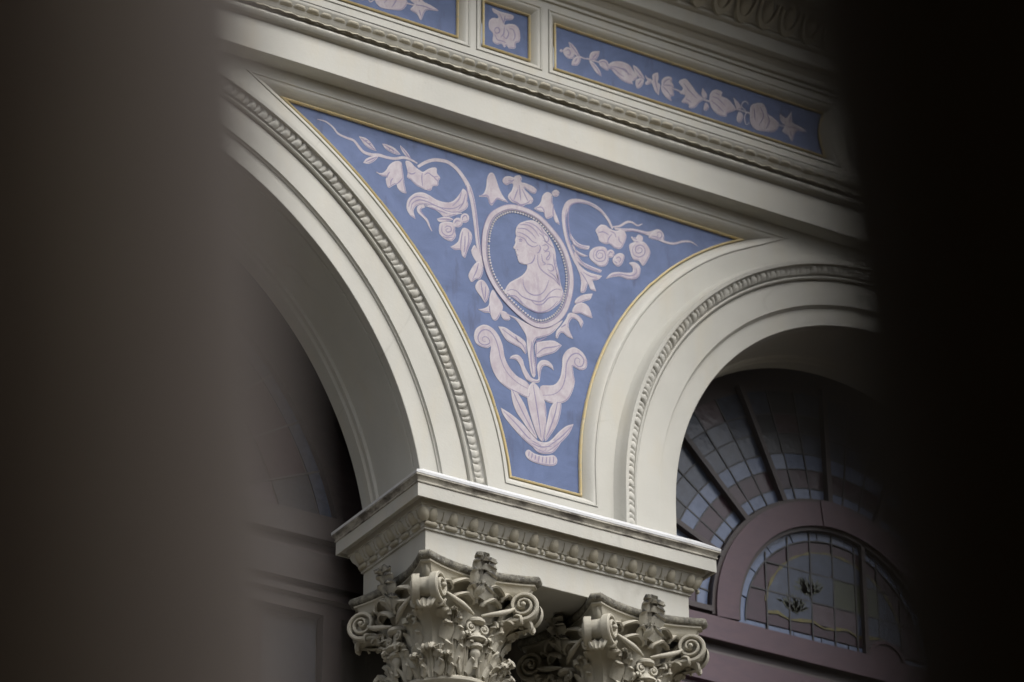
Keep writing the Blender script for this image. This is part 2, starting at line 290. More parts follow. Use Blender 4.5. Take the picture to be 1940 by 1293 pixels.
SPANDREL_ART=[('S','tendril',[(-454,1441,3.3),(-416,1442,6.0),(-382,1426,7.7),(-358,1404,8.8),(-319,1397,9.3),(-286,1394,11.0),(-264,1374,12.0),(-240,1355,13.1),(-204,1354,13.1),(-168,1362,14.2),(-132,1363,12.0),(-95,1369,11.0),(-59,1385,12.0),(-29,1387,11.0),(8,1379,5.5)],[]),('P','leaf',[(-264,1421),(-264,1421),(-235,1423),(-211,1412),(-193,1393),(-181,1378),(-181,1378),(-210,1379),(-235,1389),(-253,1408)],[[(-253,1417),(-223,1402),(-189,1382)],[(-235,1411),(-223,1413)],[(-220,1400),(-208,1404)]]),('P','leaf',[(-239,1309),(-227,1328),(-201,1347),(-174,1355),(-188,1331),(-215,1308),(-239,1305)],[[(-230,1313),(-203,1334),(-180,1351)]]),('P','leaf',[(-156,1420),(-156,1420),(-133,1423),(-102,1418),(-84,1408),(-70,1396),(-70,1396),(-96,1390),(-126,1395),(-144,1405)],[[(-146,1417),(-114,1408),(-81,1398)],[(-126,1414),(-120,1403)],[(-108,1410),(-103,1398)]]),('P','leaf',[(-72,1438),(-72,1438),(-54,1427),(-35,1411),(-20,1388),(-20,1388),(-41,1394),(-60,1410),(-71,1428)],[[(-68,1433),(-50,1413),(-26,1393)]]),('P','bellflower',[(-183,1281),(-183,1281),(-157,1282),(-137,1301),(-122,1330),(-104,1350),(-83,1362),(-66,1359),(-61,1336),(-55,1301),(-50,1266),(-40,1223),(-40,1223),(-63,1223),(-81,1236),(-87,1252),(-102,1241),(-122,1225),(-132,1238),(-136,1262),(-131,1275),(-154,1270)],[[(-131,1266),(-127,1285),(-118,1300)],[(-87,1252),(-72,1269),(-61,1287)],[(-114,1241),(-112,1260),(-103,1275)]]),('P','blossom',[(-47,1370),(-26,1376),(-4,1360),(21,1349),(36,1347),(57,1366),(78,1380),(98,1383),(100,1361),(115,1344),(108,1325),(105,1303),(82,1294),(73,1272),(49,1267),(28,1270),(3,1276),(-21,1293),(-38,1300),(-36,1325)],[[(-35,1323),(-16,1321),(1,1333)],[(32,1340),(30,1315),(35,1280)],[(42,1334),(60,1349),(85,1339),(106,1347)],[(85,1339),(97,1329),(105,1324)]]),('S','arched_stem',[(11,1363,11.0),(44,1393,13.1),(81,1416,14.2),(118,1426,15.3),(155,1427,16.4),(192,1410,17.5),(223,1380,18.6),(248,1344,21.9),(264,1300,23.0),(276,1242,21.9),(286,1172,20.8),(294,1102,18.6),(305,1032,16.4),(318,988,8.8)],[[(254,1346),(273,1290),(286,1215),(295,1126),(308,1039)],[(239,1348),(245,1307),(242,1263)]]),('P','acanthus_leaf',[(-39,1164),(-32,1199),(-2,1235),(34,1250),(65,1247),(101,1236),(144,1237),(175,1252),(202,1286),(223,1325),(223,1325),(239,1317),(243,1282),(248,1252),(233,1228),(206,1209),(169,1195),(138,1195),(102,1203),(65,1201),(29,1194),(5,1177),(-6,1152),(4,1118),(4,1118),(-19,1127),(-34,1144)],[[(-19,1154),(-11,1187),(22,1212),(65,1213),(120,1205),(181,1220),(224,1257)],[(-29,1164),(-20,1196),(10,1224),(59,1229)],[(217,1310),(205,1270),(175,1230)],[(235,1303),(224,1257),(202,1220)]]),('P','acanthus_leaf',[(44,1193),(77,1190),(108,1183),(139,1166),(169,1179),(200,1198),(218,1210),(175,1199),(138,1198),(102,1206)],[[(65,1190),(108,1189),(151,1186)]]),('S','tendril',[(44,1191,13.1),(22,1177,18.6),(20,1159,19.7),(35,1146,15.3),(57,1126,11.0),(69,1102,6.6),(80,1084,2.2)],[[(32,1180),(24,1164),(38,1150),(54,1137)]]),('P','rose',[(116,1128),(139,1145),(169,1153),(186,1143),(188,1113),(191,1093),(173,1066),(146,1065),(124,1075),(113,1091)],[[(139,1117),(151,1129),(168,1128),(168,1110),(151,1101),(145,1111),(157,1119)],[(127,1125),(127,1095),(149,1083),(175,1097),(181,1123)],[(130,1075),(152,1075),(176,1085)]]),('P','leaf',[(102,1148),(102,1148),(133,1166),(163,1172),(177,1166),(145,1149),(114,1138)],[[(108,1148),(139,1158),(169,1165)]]),('P','berry',[(223,1167),(219,1153),(207,1141),(193,1137),(181,1142),(177,1153),(181,1167),(193,1179),(207,1183),(219,1178)],[[(185,1151),(194,1166),(211,1169)]]),('P','berry',[(253,1196),(249,1182),(239,1171),(227,1167),(217,1172),(213,1184),(216,1198),(226,1209),(239,1213),(249,1208)],[[(221,1177),(224,1193),(238,1204),(244,1190)]]),('P','lily',[(166,1037),(166,1037),(188,1056),(204,1078),(212,1114),(225,1142),(249,1143),(266,1124),(265,1093),(250,1052),(235,1005),(235,1005),(221,1014),(214,1037),(189,1030)],[[(222,1123),(216,1079),(214,1037)],[(249,1131),(252,1096),(241,1038)],[(234,1108),(234,1072),(230,1029)]]),('P','leaf',[(263,1050),(263,1050),(280,1079),(299,1043),(317,1000),(317,1000),(293,1002),(273,1023)],[]),('P','bellflower',[(296,1312),(296,1312),(319,1329),(332,1362),(338,1412),(351,1438),(368,1440),(381,1415),(394,1380),(413,1348),(439,1324),(439,1324),(410,1324),(387,1324),(374,1307),(360,1287),(347,1296),(339,1319),(319,1315)],[[(307,1317),(328,1327),(342,1326),(350,1300),(361,1295),(378,1317),(389,1331),(426,1326)]]),('P','iris',[(412,1425),(423,1442),(446,1451),(465,1451),(472,1460),(492,1470),(503,1459),(501,1440),(524,1441),(557,1436),(575,1425),(567,1406),(544,1405),(518,1417),(518,1408),(537,1395),(557,1377),(550,1354),(524,1341),(501,1323),(478,1331),(459,1331),(441,1342),(438,1358),(456,1389),(462,1419),(446,1416),(430,1404),(413,1412)],[[(492,1423),(495,1385),(498,1351)],[(485,1402),(475,1373),(465,1344)],[(505,1408),(521,1380),(534,1358)],[(447,1355),(456,1341),(478,1338),(501,1332),(531,1351),(547,1369)],[(465,1441),(456,1431),(439,1428)]]),('P','bellflower',[(560,1333),(560,1333),(583,1354),(596,1377),(603,1405),(620,1427),(640,1431),(651,1419),(652,1381),(665,1346),(678,1318),(686,1293),(686,1293),(665,1301),(654,1323),(646,1316),(626,1303),(615,1312),(609,1329),(583,1327)],[[(570,1337),(596,1350),(609,1339),(613,1317)],[(656,1382),(654,1343),(659,1318)]]),('P','petal',[(685,1443),(682,1432),(673,1423),(662,1420),(653,1423),(649,1432),(653,1442),(662,1451),(673,1454),(682,1451)],[]),('S','scroll_stem',[(945,1351,9.1),(922,1390,12.5),(882,1424,14.8),(829,1438,16.0),(772,1432,19.4),(735,1411,25.1),(714,1373,23.9),(707,1333,20.5),(711,1282,19.4),(722,1234,19.4),(740,1188,19.4),(762,1143,19.4),(782,1114,14.8),(795,1092,8.0)],[[(909,1402),(862,1432),(809,1434),(762,1419),(735,1393),(727,1345),(731,1288),(746,1235),(767,1189),(786,1157)],[(722,1382),(714,1335),(720,1272),(734,1218),(757,1167)]]),('P','lily',[(762,1146),(789,1125),(825,1110),(890,1111),(890,1111),(873,1090),(843,1076),(843,1076),(861,1030),(861,1030),(834,1033),(821,1055),(808,1015),(785,1006),(788,1049),(782,1085),(769,1113)],[[(786,1099),(805,1079),(821,1055)],[(799,1103),(832,1093),(865,1097)]]),('P','leaf',[(734,1273),(754,1247),(787,1230),(831,1235),(831,1235),(823,1217),(780,1211),(754,1223),(737,1245)],[[(747,1245),(777,1224),(823,1226)]]),('P','leaf',[(746,1218),(773,1194),(823,1185),(823,1185),(793,1176),(759,1190)],[]),('P','leaf',[(760,1187),(793,1153),(839,1142),(890,1138),(890,1138),(878,1124),(832,1124),(786,1136),(760,1162)],[[(770,1165),(806,1140),(872,1130)]]),('P','blossom',[(862,1320),(885,1351),(912,1356),(931,1347),(962,1346),(995,1360),(1013,1339),(1005,1304),(984,1267),(954,1262),(930,1274),(907,1267),(880,1274),(875,1289),(869,1303)],[[(874,1311),(901,1322),(928,1314)],[(920,1273),(924,1296),(941,1324)],[(975,1321),(978,1302),(991,1293)],[(935,1335),(955,1331),(961,1314)]]),('S','ribbon',[(945,1359,4.6),(982,1375,8.6),(1016,1403,9.7),(1043,1410,9.1),(1070,1403,6.8),(1094,1418,2.3)],[]),('S','ribbon',[(955,1355,8.0),(1002,1362,11.4),(1050,1375,12.5),(1097,1378,13.7),(1124,1380,17.1),(1155,1398,11.4)],[[(989,1359),(1050,1371),(1117,1376)]]),('P','rosebud',[(1125,1362),(1134,1381),(1152,1404),(1179,1415),(1199,1401),(1201,1374),(1182,1364),(1151,1361)],[[(1165,1393),(1182,1405),(1192,1391),(1182,1375),(1168,1378),(1172,1389)],[(1138,1372),(1158,1375),(1171,1369)]]),('S','ribbon',[(1168,1370,13.7),(1212,1364,10.3),(1253,1370,9.1),(1295,1392,8.0),(1336,1403,6.8),(1372,1393,2.3)],[]),('P','rose',[(832,1208),(853,1234),(883,1248),(910,1249),(921,1228),(924,1196),(909,1165),(879,1153),(852,1162),(831,1179)],[[(869,1200),(876,1215),(893,1216),(893,1200),(876,1189),(863,1198),(870,1222),(897,1233),(908,1217),(903,1190),(876,1175),(853,1182),(850,1207),(863,1229)]]),('P','rose',[(1027,1297),(1052,1318),(1083,1332),(1110,1328),(1131,1295),(1118,1253),(1094,1218),(1074,1235),(1047,1234),(1033,1260)],[[(1068,1283),(1074,1297),(1089,1297),(1088,1282),(1071,1270),(1058,1277),(1062,1300),(1086,1313),(1104,1300),(1100,1273),(1074,1253),(1049,1257),(1043,1282),(1055,1306)]]),('P','leaf',[(1036,1339),(1059,1341),(1073,1360),(1095,1355),(1088,1328),(1055,1319)],[[(1042,1336),(1066,1335)]]),('P','berry',[(952,1234),(948,1222),(939,1212),(927,1209),(918,1213),(914,1223),(918,1236),(928,1245),(939,1249),(949,1245)],[[(923,1219),(932,1237),(943,1234)]]),('P','rosebud',[(943,1195),(953,1224),(980,1245),(1002,1238),(989,1196),(966,1178)],[[(960,1213),(973,1224),(983,1217),(976,1199)],[(953,1198),(966,1192)]]),('P','ribbon',[(908,1103),(908,1103),(932,1134),(965,1151),(1006,1159),(1039,1172),(1041,1197),(1025,1211),(1054,1222),(1078,1209),(1078,1175),(1059,1147),(1019,1132),(978,1134),(945,1122)],[[(932,1125),(979,1145),(1026,1150),(1056,1169),(1060,1197)]]),('P','leaf',[(253,938),(273,980),(295,1007),(316,1002),(319,965),(305,930),(286,923),(267,905),(254,920)],[[(298,1000),(289,963),(270,917)]]),('P','leaf',[(284,892),(302,924),(327,924),(348,892),(345,854),(330,826),(330,826),(310,850),(291,870)],[[(311,919),(315,883),(326,842)],[(332,903),(331,868),(328,837)]]),('P','lily',[(297,789),(297,789),(325,801),(347,823),(351,862),(366,897),(388,872),(413,835),(401,795),(385,764),(366,762),(351,787),(328,783)],[[(349,821),(351,800),(355,785)]]),('P','leaf',[(409,813),(436,808),(447,784),(420,775),(406,790)],[]),('P','leaf',[(755,947),(768,973),(798,997),(843,1015),(843,1015),(831,985),(804,969),(774,948)],[]),('P','leaf',[(743,902),(758,938),(791,958),(820,950),(833,928),(840,900),(840,900),(810,902),(784,907),(764,901)],[]),('P','leaf',[(663,761),(663,761),(667,791),(689,822),(712,860),(731,894),(772,893),(796,869),(786,838),(786,838),(772,866),(746,873),(727,846),(728,815),(747,778),(747,778),(722,781),(700,793),(683,784),(672,761)],[[(689,815),(712,835)]]),('P','vase',[(428,806),(476,789),(505,756),(523,730),(527,685),(534,630),(545,569),(559,552),(568,576),(561,645),(557,692),(569,728),(593,742),(637,768),(667,801),(697,849),(652,815),(593,793),(534,787),(476,801)],[[(567,725),(574,718),(622,753)],[(549,712),(545,640),(554,566)],[(571,718),(569,647),(567,569)]]),('P','leaf',[(392,737),(392,737),(424,741),(461,727),(497,715),(521,697),(521,648),(497,668),(468,674),(432,685),(412,706)],[[(410,730),(454,710),(505,686),(518,661)],[(472,715),(486,691)]]),('P','leaf',[(567,706),(593,724),(652,744),(692,733),(692,733),(659,693),(615,668),(578,648),(565,667)],[[(574,662),(607,696),(652,715),(685,732)]]),('P','calyx',[(444,606),(444,606),(457,623),(483,633),(505,619),(515,590),(530,566),(548,547),(577,547),(578,572),(574,606),(592,637),(622,645),(645,632),(653,609),(653,609),(629,620),(607,617),(594,597),(588,561),(583,537),(552,527),(525,533),(507,560),(492,593),(472,609)],[]),('P','scroll',[(279,666),(290,700),(323,726),(359,724),(390,700),(411,660),(422,607),(441,570),(477,538),(534,515),(537,455),(490,459),(432,472),(389,499),(363,541),(353,588),(358,637),(341,625),(309,624),(286,636)],[[(334,651),(320,652),(319,666),(334,674),(348,667),(351,650),(327,635),(303,641),(298,667),(316,698),(348,706),(375,682),(392,641),(403,595),(428,546),(475,510),(530,493)]]),('P','scroll',[(592,522),(651,542),(680,578),(692,631),(696,681),(718,719),(752,741),(789,729),(811,699),(808,662),(781,645),(755,650),(744,651),(747,618),(752,577),(731,513),(702,478),(657,460),(614,461),(595,486)],[[(599,482),(650,499),(689,537),(708,593),(714,655),(737,700),(770,717),(796,698),(790,668),(770,658),(753,670),(759,693),(777,693),(776,676)]]),('P','palm_leaf',[(404,375),(404,375),(454,358),(504,330),(548,293),(584,268),(620,255),(605,229),(569,233),(526,253),(482,283),(439,320),(414,348)],[[(418,362),(475,322),(533,275),(591,253)]]),('P','palm_leaf',[(451,486),(451,486),(483,459),(512,422),(533,379),(555,329),(573,282),(540,303),(504,344),(475,378),(456,428)],[[(457,470),(490,409),(526,349),(562,297)]]),('P','palm_leaf',[(745,391),(745,391),(726,346),(693,302),(649,256),(612,229),(576,232),(591,256),(635,289),(679,342),(712,374)],[[(734,376),(686,318),(627,262)]]),('P','palm_leaf',[(672,487),(672,487),(687,468),(684,426),(668,371),(642,323),(611,280),(613,331),(624,389),(639,442)],[[(670,471),(657,412),(631,335),(614,296)]]),('P','palm_leaf',[(555,531),(555,531),(581,513),(603,474),(615,428),(615,359),(603,280),(580,288),(557,337),(539,394),(527,454),(534,504)],[[(555,517),(566,457),(580,371),(592,291)]]),('P','palm_base',[(533,267),(569,272),(605,273),(649,292),(686,301),(653,244),(612,224),(569,226)],[[(547,255),(591,249),(642,266)]]),('P','ribbed_band',[(518,206),(533,222),(562,212),(605,213),(649,227),(666,213),(661,190),(634,176),(591,172),(547,175),(524,187)],[[(536,215),(533,193)],[(551,211),(546,186)],[(567,209),(562,183)],[(583,207),(578,179)],[(600,209),(596,180)],[(617,212),(614,181)],[(633,217),(631,184)],[(649,221),(649,190)]]),('P','bust',[(482,1227),(498,1247),(534,1268),(565,1275),(595,1261),(626,1230),(651,1193),(664,1157),(669,1108),(681,1062),(688,1020),(698,991),(702,975),(700,957),(685,928),(655,895),(624,869),(583,852),(543,855),(508,865),(473,882),(438,894),(419,897),(425,918),(443,950),(468,972),(503,1002),(524,1032),(528,1058),(511,1057),(493,1058),(484,1071),(482,1083),(477,1090),(478,1097),(474,1099),(477,1105),(472,1108),(473,1114),(462,1119),(466,1130),(472,1146),(471,1160),(476,1177),(473,1196),(477,1216)],[[(475,1179),(498,1179),(516,1176),(529,1160),(546,1152),(564,1153),(580,1167)],[(481,1198),(508,1198),(534,1189),(554,1175),(575,1173)],[(481,1215),(519,1224),(549,1213),(570,1194)],[(493,1236),(534,1246),(565,1232),(585,1208)],[(519,1255),(554,1257),(585,1243),(610,1218)],[(585,1169),(592,1156),(585,1134),(574,1126)],[(528,1061),(549,1074),(562,1097),(565,1116)],[(579,1122),(580,1083),(594,1057),(625,1041),(655,1030),(681,1008)],[(595,1256),(605,1234),(631,1217),(626,1195),(605,1194)],[(585,1223),(605,1214),(618,1193),(636,1184),(654,1174)],[(600,1168),(620,1179),(631,1167),(615,1148),(605,1155)],[(610,1141),(631,1152),(636,1139),(620,1114),(630,1112),(641,1135)],[(597,1128),(602,1099),(615,1088),(605,1080)],[(620,1089),(646,1092),(656,1075),(640,1061),(625,1066)],[(656,1145),(658,1106),(668,1069),(676,1031)],[(635,1054),(661,1042),(681,1008)],[(668,1059),(678,1032),(686,1004)],[(508,988),(511,960),(528,935),(556,927),(589,938),(614,968),(633,1019)],[(433,910),(453,923),(478,923),(503,906),(538,901),(584,904),(609,921),(635,959),(665,985),(695,988)],[(543,903),(568,888),(599,896),(629,932),(655,946),(693,955)],[(493,888),(523,865),(563,853),(604,862),(644,893),(673,932)],[(448,895),(478,896),(508,868)],[(491,1156),(496,1161),(503,1160)],[(488,1163),(497,1169),(506,1166)],[(479,1091),(487,1091)],[(481,1114),(484,1117)]])]
CAMEO_RING=[(313,1104),(324,1181),(357,1253),(432,1311),(509,1323),(585,1309),(647,1267),(703,1208),(735,1138),(749,1062),(744,987),(721,906),(685,847),(639,806),(593,786),(543,787),(483,815),(423,856),(373,906),(337,964),(317,1032)]
FRIEZE_ART=[('P','bud',[(651,2079),(667,2099),(684,2102),(698,2094),(708,2077),(703,2057),(687,2049),(671,2048),(656,2062)],[[(667,2082),(677,2091),(687,2082),(683,2065),(671,2065)]]),('P','berry',[(649,2076),(648,2071),(644,2068),(640,2066),(636,2068),(635,2071),(636,2076),(640,2080),(645,2081),(648,2080)],[]),('P','leaf',[(679,2130),(679,2130),(698,2124),(716,2108),(728,2088),(738,2073),(720,2072),(704,2083),(687,2102)],[[(686,2122),(706,2101),(730,2076)]]),('P','leaf',[(737,2078),(737,2054),(723,2029),(703,2021),(693,2022),(697,2043),(712,2066)],[[(720,2061),(709,2039)]]),('S','stem',[(732,2075,8.9),(756,2073,4.8),(776,2077,6.2),(797,2077,7.5),(829,2078,6.8)],[]),('P','leaf',[(781,2084),(787,2107),(801,2122),(834,2135),(834,2135),(829,2112),(817,2088),(801,2078),(785,2075)],[[(797,2084),(807,2101),(818,2115)]]),('P','leaf',[(782,2071),(801,2069),(821,2053),(835,2034),(842,2012),(842,2012),(820,2019),(800,2039),(788,2055)],[[(797,2062),(817,2044),(835,2019)]]),('P','bud',[(829,2083),(846,2097),(866,2099),(878,2084),(877,2054),(858,2052),(836,2062)],[[(833,2078),(850,2089),(866,2086),(872,2070)]]),('P','tulip',[(876,2079),(895,2100),(928,2115),(961,2118),(985,2112),(1002,2092),(1022,2066),(1009,2047),(996,2037),(1001,2025),(1001,2025),(980,2021),(947,2025),(919,2040),(894,2060),(881,2065)],[[(882,2073),(915,2082),(948,2082),(972,2072),(993,2066)],[(882,2069),(907,2069),(931,2053),(956,2048)],[(940,2084),(964,2084),(980,2060)]]),('P','leaf',[(1001,2119),(1001,2119),(1022,2115),(1043,2097),(1058,2073),(1050,2062),(1030,2067),(1009,2086)],[[(1008,2110),(1030,2089),(1050,2069)]]),('P','leaf',[(1012,2034),(1017,2052),(1038,2066),(1055,2067),(1051,2043),(1037,2019),(1021,2011),(1014,2021)],[[(1042,2058),(1025,2030)]]),('P','bud',[(1061,2089),(1061,2089),(1077,2080),(1098,2075),(1087,2054),(1066,2043),(1062,2053),(1073,2066),(1066,2076)],[]),('P','leaf',[(1100,2077),(1100,2103),(1127,2122),(1130,2097),(1126,2075),(1138,2065),(1135,2041),(1130,2011),(1130,2011),(1111,2025),(1099,2054),(1092,2067)],[[(1113,2103),(1114,2071),(1126,2026)]]),('P','tulip',[(1145,2069),(1146,2089),(1163,2111),(1188,2122),(1201,2115),(1197,2098),(1207,2085),(1204,2063),(1208,2035),(1191,2026),(1195,2003),(1195,2003),(1169,2011),(1148,2033),(1142,2052)],[[(1154,2072),(1167,2096),(1188,2111)],[(1149,2062),(1174,2046),(1188,2028)],[(1152,2069),(1179,2076),(1202,2079)]]),('S','stem',[(1199,2068,6.8),(1224,2067,6.8),(1249,2064,8.9)],[]),('P','tulip',[(1234,2112),(1269,2137),(1299,2116),(1328,2085),(1359,2066),(1336,2038),(1316,2010),(1285,1998),(1282,2016),(1246,2015),(1267,2054),(1238,2056),(1255,2086)],[[(1260,2111),(1289,2082),(1327,2056)],[(1268,2038),(1297,2028)]]),('S','stem',[(1342,2066,8.0),(1371,2063,8.0),(1398,2065,11.2)],[]),('P','leaf',[(1356,2120),(1356,2120),(1379,2092),(1369,2068),(1351,2083)],[]),('P','leaf',[(1370,2051),(1387,2036),(1375,2013),(1359,2014)],[]),('P','tulip',[(1391,2067),(1397,2107),(1425,2134),(1460,2131),(1454,2111),(1491,2104),(1526,2067),(1483,2033),(1475,2014),(1434,2012),(1403,2033)],[[(1406,2091),(1436,2091),(1475,2065)],[(1401,2070),(1435,2053),(1464,2033)],[(1422,2115),(1446,2114)]]),('P','leaf',[(1516,2123),(1516,2123),(1547,2102),(1556,2079),(1532,2074)],[]),('S','stem',[(1514,2066,8.0),(1549,2071,6.4),(1583,2071,8.0),(1618,2072,11.2)],[]),('P','leaf',[(1543,2060),(1566,2046),(1549,2006),(1530,2016)],[]),('S','curl',[(1579,2079,4.0),(1559,2090,4.8),(1565,2113,4.8),(1583,2124,4.8),(1595,2115,3.2)],[]),('S','curl',[(1583,2071,4.0),(1572,2039,4.8),(1579,2008,4.8),(1598,2023,3.2)],[]),('P','tulip',[(1613,2117),(1666,2142),(1687,2123),(1696,2097),(1725,2087),(1754,2065),(1731,2020),(1680,2004),(1630,1998),(1604,2020),(1601,2067)],[[(1655,2122),(1673,2080),(1646,2024)],[(1689,2104),(1702,2061),(1681,2015)],[(1624,2103),(1627,2046)]]),('S','stem',[(1742,2059,8.0),(1767,2060,6.4),(1792,2062,8.0)],[]),('P','star_flower',[(1761,2117),(1794,2107),(1823,2149),(1826,2097),(1864,2087),(1901,2072),(1844,2055),(1820,2000),(1801,2022),(1769,2034),(1788,2066),(1766,2081)],[[(1793,2065),(1833,2071),(1873,2070)],[(1808,2084),(1817,2125)],[(1810,2046),(1819,2020)]])]
SQUARE_ART=[('P','iris',[(306,2172),(346,2168),(405,2170),(402,2147),(371,2134),(365,2110),(388,2122),(419,2126),(438,2104),(439,2055),(420,2038),(417,2013),(388,2002),(376,2011),(364,1999),(351,2012),(328,2002),(308,2012),(309,2049),(291,2067),(290,2104),(309,2125),(333,2131),(330,2148),(311,2154)],[[(364,2101),(361,2066),(346,2042)],[(315,2063),(323,2081),(338,2083),(340,2066),(324,2055),(317,2063)],[(373,2094),(385,2074),(373,2045),(358,2053)],[(388,2099),(407,2099),(416,2072),(407,2044)],[(318,2046),(331,2025),(352,2026),(373,2024)],[(339,2157),(352,2137),(361,2115)],[(367,2154),(364,2128)]])]


# ---------------------------------------------------------------- ground
g = link('ground', me_from('ground', [(-300, -300, 0), (300, -300, 0), (300, 300, 0), (-300, 300, 0)], [(0, 1, 2, 3)], 'ground'))
g['kind'] = 'structure'

# ---------------------------------------------------------------- building
B = thing('arcade_building', 'cream painted arcade front with two arches and a moulded entablature', 'building')
def part(name, vf, mat, ang=35, parent=None, smooth=True):
    return link(name, me_from(name, vf[0], vf[1], mat, ang, smooth), parent or B, (0, 0, ZS) if (parent is None) else (0, 0, 0))
LX, LZ, LR = -1.577, -.33, 1.622             # wide left arch
RX, RZ, RR = 2.281, .128, 1.0775             # narrower right arch
# spandrel panel outline (gold inner edge), counter clockwise
pc = (-0.10789, 0.2136, -0.53611, -0.03784, 0.45645)
def xl(z): return (((pc[0]*z + pc[1])*z + pc[2])*z + pc[3])*z + pc[4]
zt, zb = 1.480, .083
RGX, RGZ, RGR = 2.194, .1945, 1.428
def xr(z): return RGX - math.sqrt(max(RGR**2 - (z - RGZ)**2, 0)) if z > RGZ else RGX - RGR + (RGZ - z)*.02
inner = []
N = 40
for i in range(N + 1): inner.append((xr(zb + (zt - zb)*i/N), zb + (zt - zb)*i/N))     # up the right side
for i in range(N + 1): inner.append((xl(zt + (zb - zt)*i/N), zt + (zb - zt)*i/N))     # down the left side
frame_out = offset(inner, .06)
# wall plane with the arch and panel openings cut out
Ro, Rr = LR + .30, RR + .30
a_l = math.asin((-.09 - LZ)/Ro)
outer = [(-4.0, -.09)] + arc_pts(LX, LZ, Ro, math.pi - a_l, a_l, 70) + [(RX - Rr, -.09)] + arc_pts(RX, RZ, Rr, math.pi, 0, 60) + [(RX + Rr, -.09), (4.6, -.09), (4.6, 1.60), (-4.0, 1.60)]
part('wall', fill(outer, [frame_out]), 'cream_clean', smooth=False)
# moulded frame round the painted spandrel
def loop_sweep(prof, base):
    rings = [[(x, y, z) for x, z in offset(base, d)] for d, y in prof]
    k = len(rings[0]); v = [p for r in rings for p in r]; f = []
    for i in range(len(rings)-1):
        for j in range(k): f.append((i*k+j, i*k+(j+1) % k, (i+1)*k+(j+1) % k, (i+1)*k+j))
    return v, f
def cove(w, d, y0, gold_w=.011, n_=6):
    pr = []
    for i in range(n_ + 1):
        t = i / n_; pr.append((gold_w + (w - gold_w - .008)*t, y0 + d*(1 - math.sin(t*math.pi/2)) * .92 + .001))
    return pr
part('panel_frame', loop_sweep([(.0095, .050), (.0105, .040)] + cove(.06, .044, 0.) + [(.0525, -.004), (.0570, -.004), (.0577, .006), (.0597, .006), (.061, .0)], inner), 'cream', 40)
# archivolts
ARCH = [(.0, .435), (-.012, .432), (-.014, .36), (-.004, .352), (-.004, .338), (-.012, .334), (-.012, .322), (.0, .318), (.0, .047), (.006, .044), (.006, .040), (.0, .037), (.0, .002), (.002, .0), (.080, .0), (.082, -.006), (.087, -.008), (.090, -.017), (.098, -.017), (.199, -.017), (.200, -.012), (.204, -.012), (.206, -.028), (.211, -.032), (.217, -.028), (.219, -.022), (.226, -.026), (.262, -.044), (.263, -.058), (.278, -.060), (.280, -.056), (.283, -.03), (.292, -.01), (.303, .004)]
al0 = math.asin((-.09 - LZ)/LR)
left_arch = part('archivolt', sweep_arc(ARCH, LX, LZ, LR, al0 - .02, math.pi - al0 + .02, 120), 'cream_clean', 30)
right_arch = part('archivolt', sweep_arc(ARCH, RX, RZ, RR, 0, math.pi, 90, zbot=-.09), 'cream_clean', 30)
left_arch['label'] = 'wide archivolt of the left arch with carved leaf band'; right_arch['label'] = 'narrow archivolt of the right arch with carved leaf band'
# carved leaf of the archivolt band: a cupped lobe with a drilled eye and a dart beside it
def arch_leaf():
    V = []; F = []
    def patch(f, nu, nv):
        k = len(V)
        for i in range(nu+1):
            for j in range(nv+1): V.append(f(i/nu, j/nv))
        for i in range(nu):
            for j in range(nv):
                a = k + i*(nv+1) + j; F.append((a, a+1, a+nv+2, a+nv+1))
    # local axes: X along the arc, Z outward radius, Y depth (negative = proud)
    def prof(v): return .002 + .0062*math.sin(math.pi*min(1, .10 + .95*v))**.8
    def lobe(u, v):
        x = (u - .5)*2; w = .0185*(1 - .06*v*v) - (.0045 if .55 < v < .85 else 0); d = max(0, 1 - abs(x)**4)
        return (x*w - .0105 + .006*math.sin(v*3), -.001 - d*prof(v) - .012*v, -.020 + .040*v)
    def dart(u, v):
        x = (u - .5)*2; w = .0112 - (.002 if v > .6 else 0); d = max(0, 1 - abs(x)**3)
        return (x*w + .0185 + .006*math.sin(v*3), -.001 - d*prof(v)*.8 - .012*v, -.019 + .038*v)
    patch(lobe, 6, 6); patch(dart, 4, 5)
    k = len(V); V.extend([(-.010 + .0055*math.cos(a), -.029, .0125 + .0055*math.sin(a)) for a in [i*math.pi/3 for i in range(6)]])
    return V, F
lm = me_from('arch_leaf', *arch_leaf(), 'cream', 50)
def ring_leaves(cx, cz, r, a0, a1, parent, pitch=.0575):
    n_ = int((a1 - a0)*r/pitch)
    for i in range(n_):
        a = a0 + (i + .5)*(a1 - a0)/n_
        link('leaf', lm, parent, (cx + r*math.cos(a), -.030 + random.uniform(-.002, .002), cz + r*math.sin(a)), (0, -(a - math.pi/2), 0), (random.uniform(.9, 1.06), random.uniform(.75, 1.15), random.uniform(.82, .95)))
ring_leaves(LX, LZ, LR + .243, al0, R(112), left_arch)
ring_leaves(RX, RZ, RR + .243, R(52), R(180), right_arch)
for i in range(3):
    link('leaf', lm, right_arch, (RX - RR - .243, -.030, .10 - i*.0575), (0, R(-90), 0))
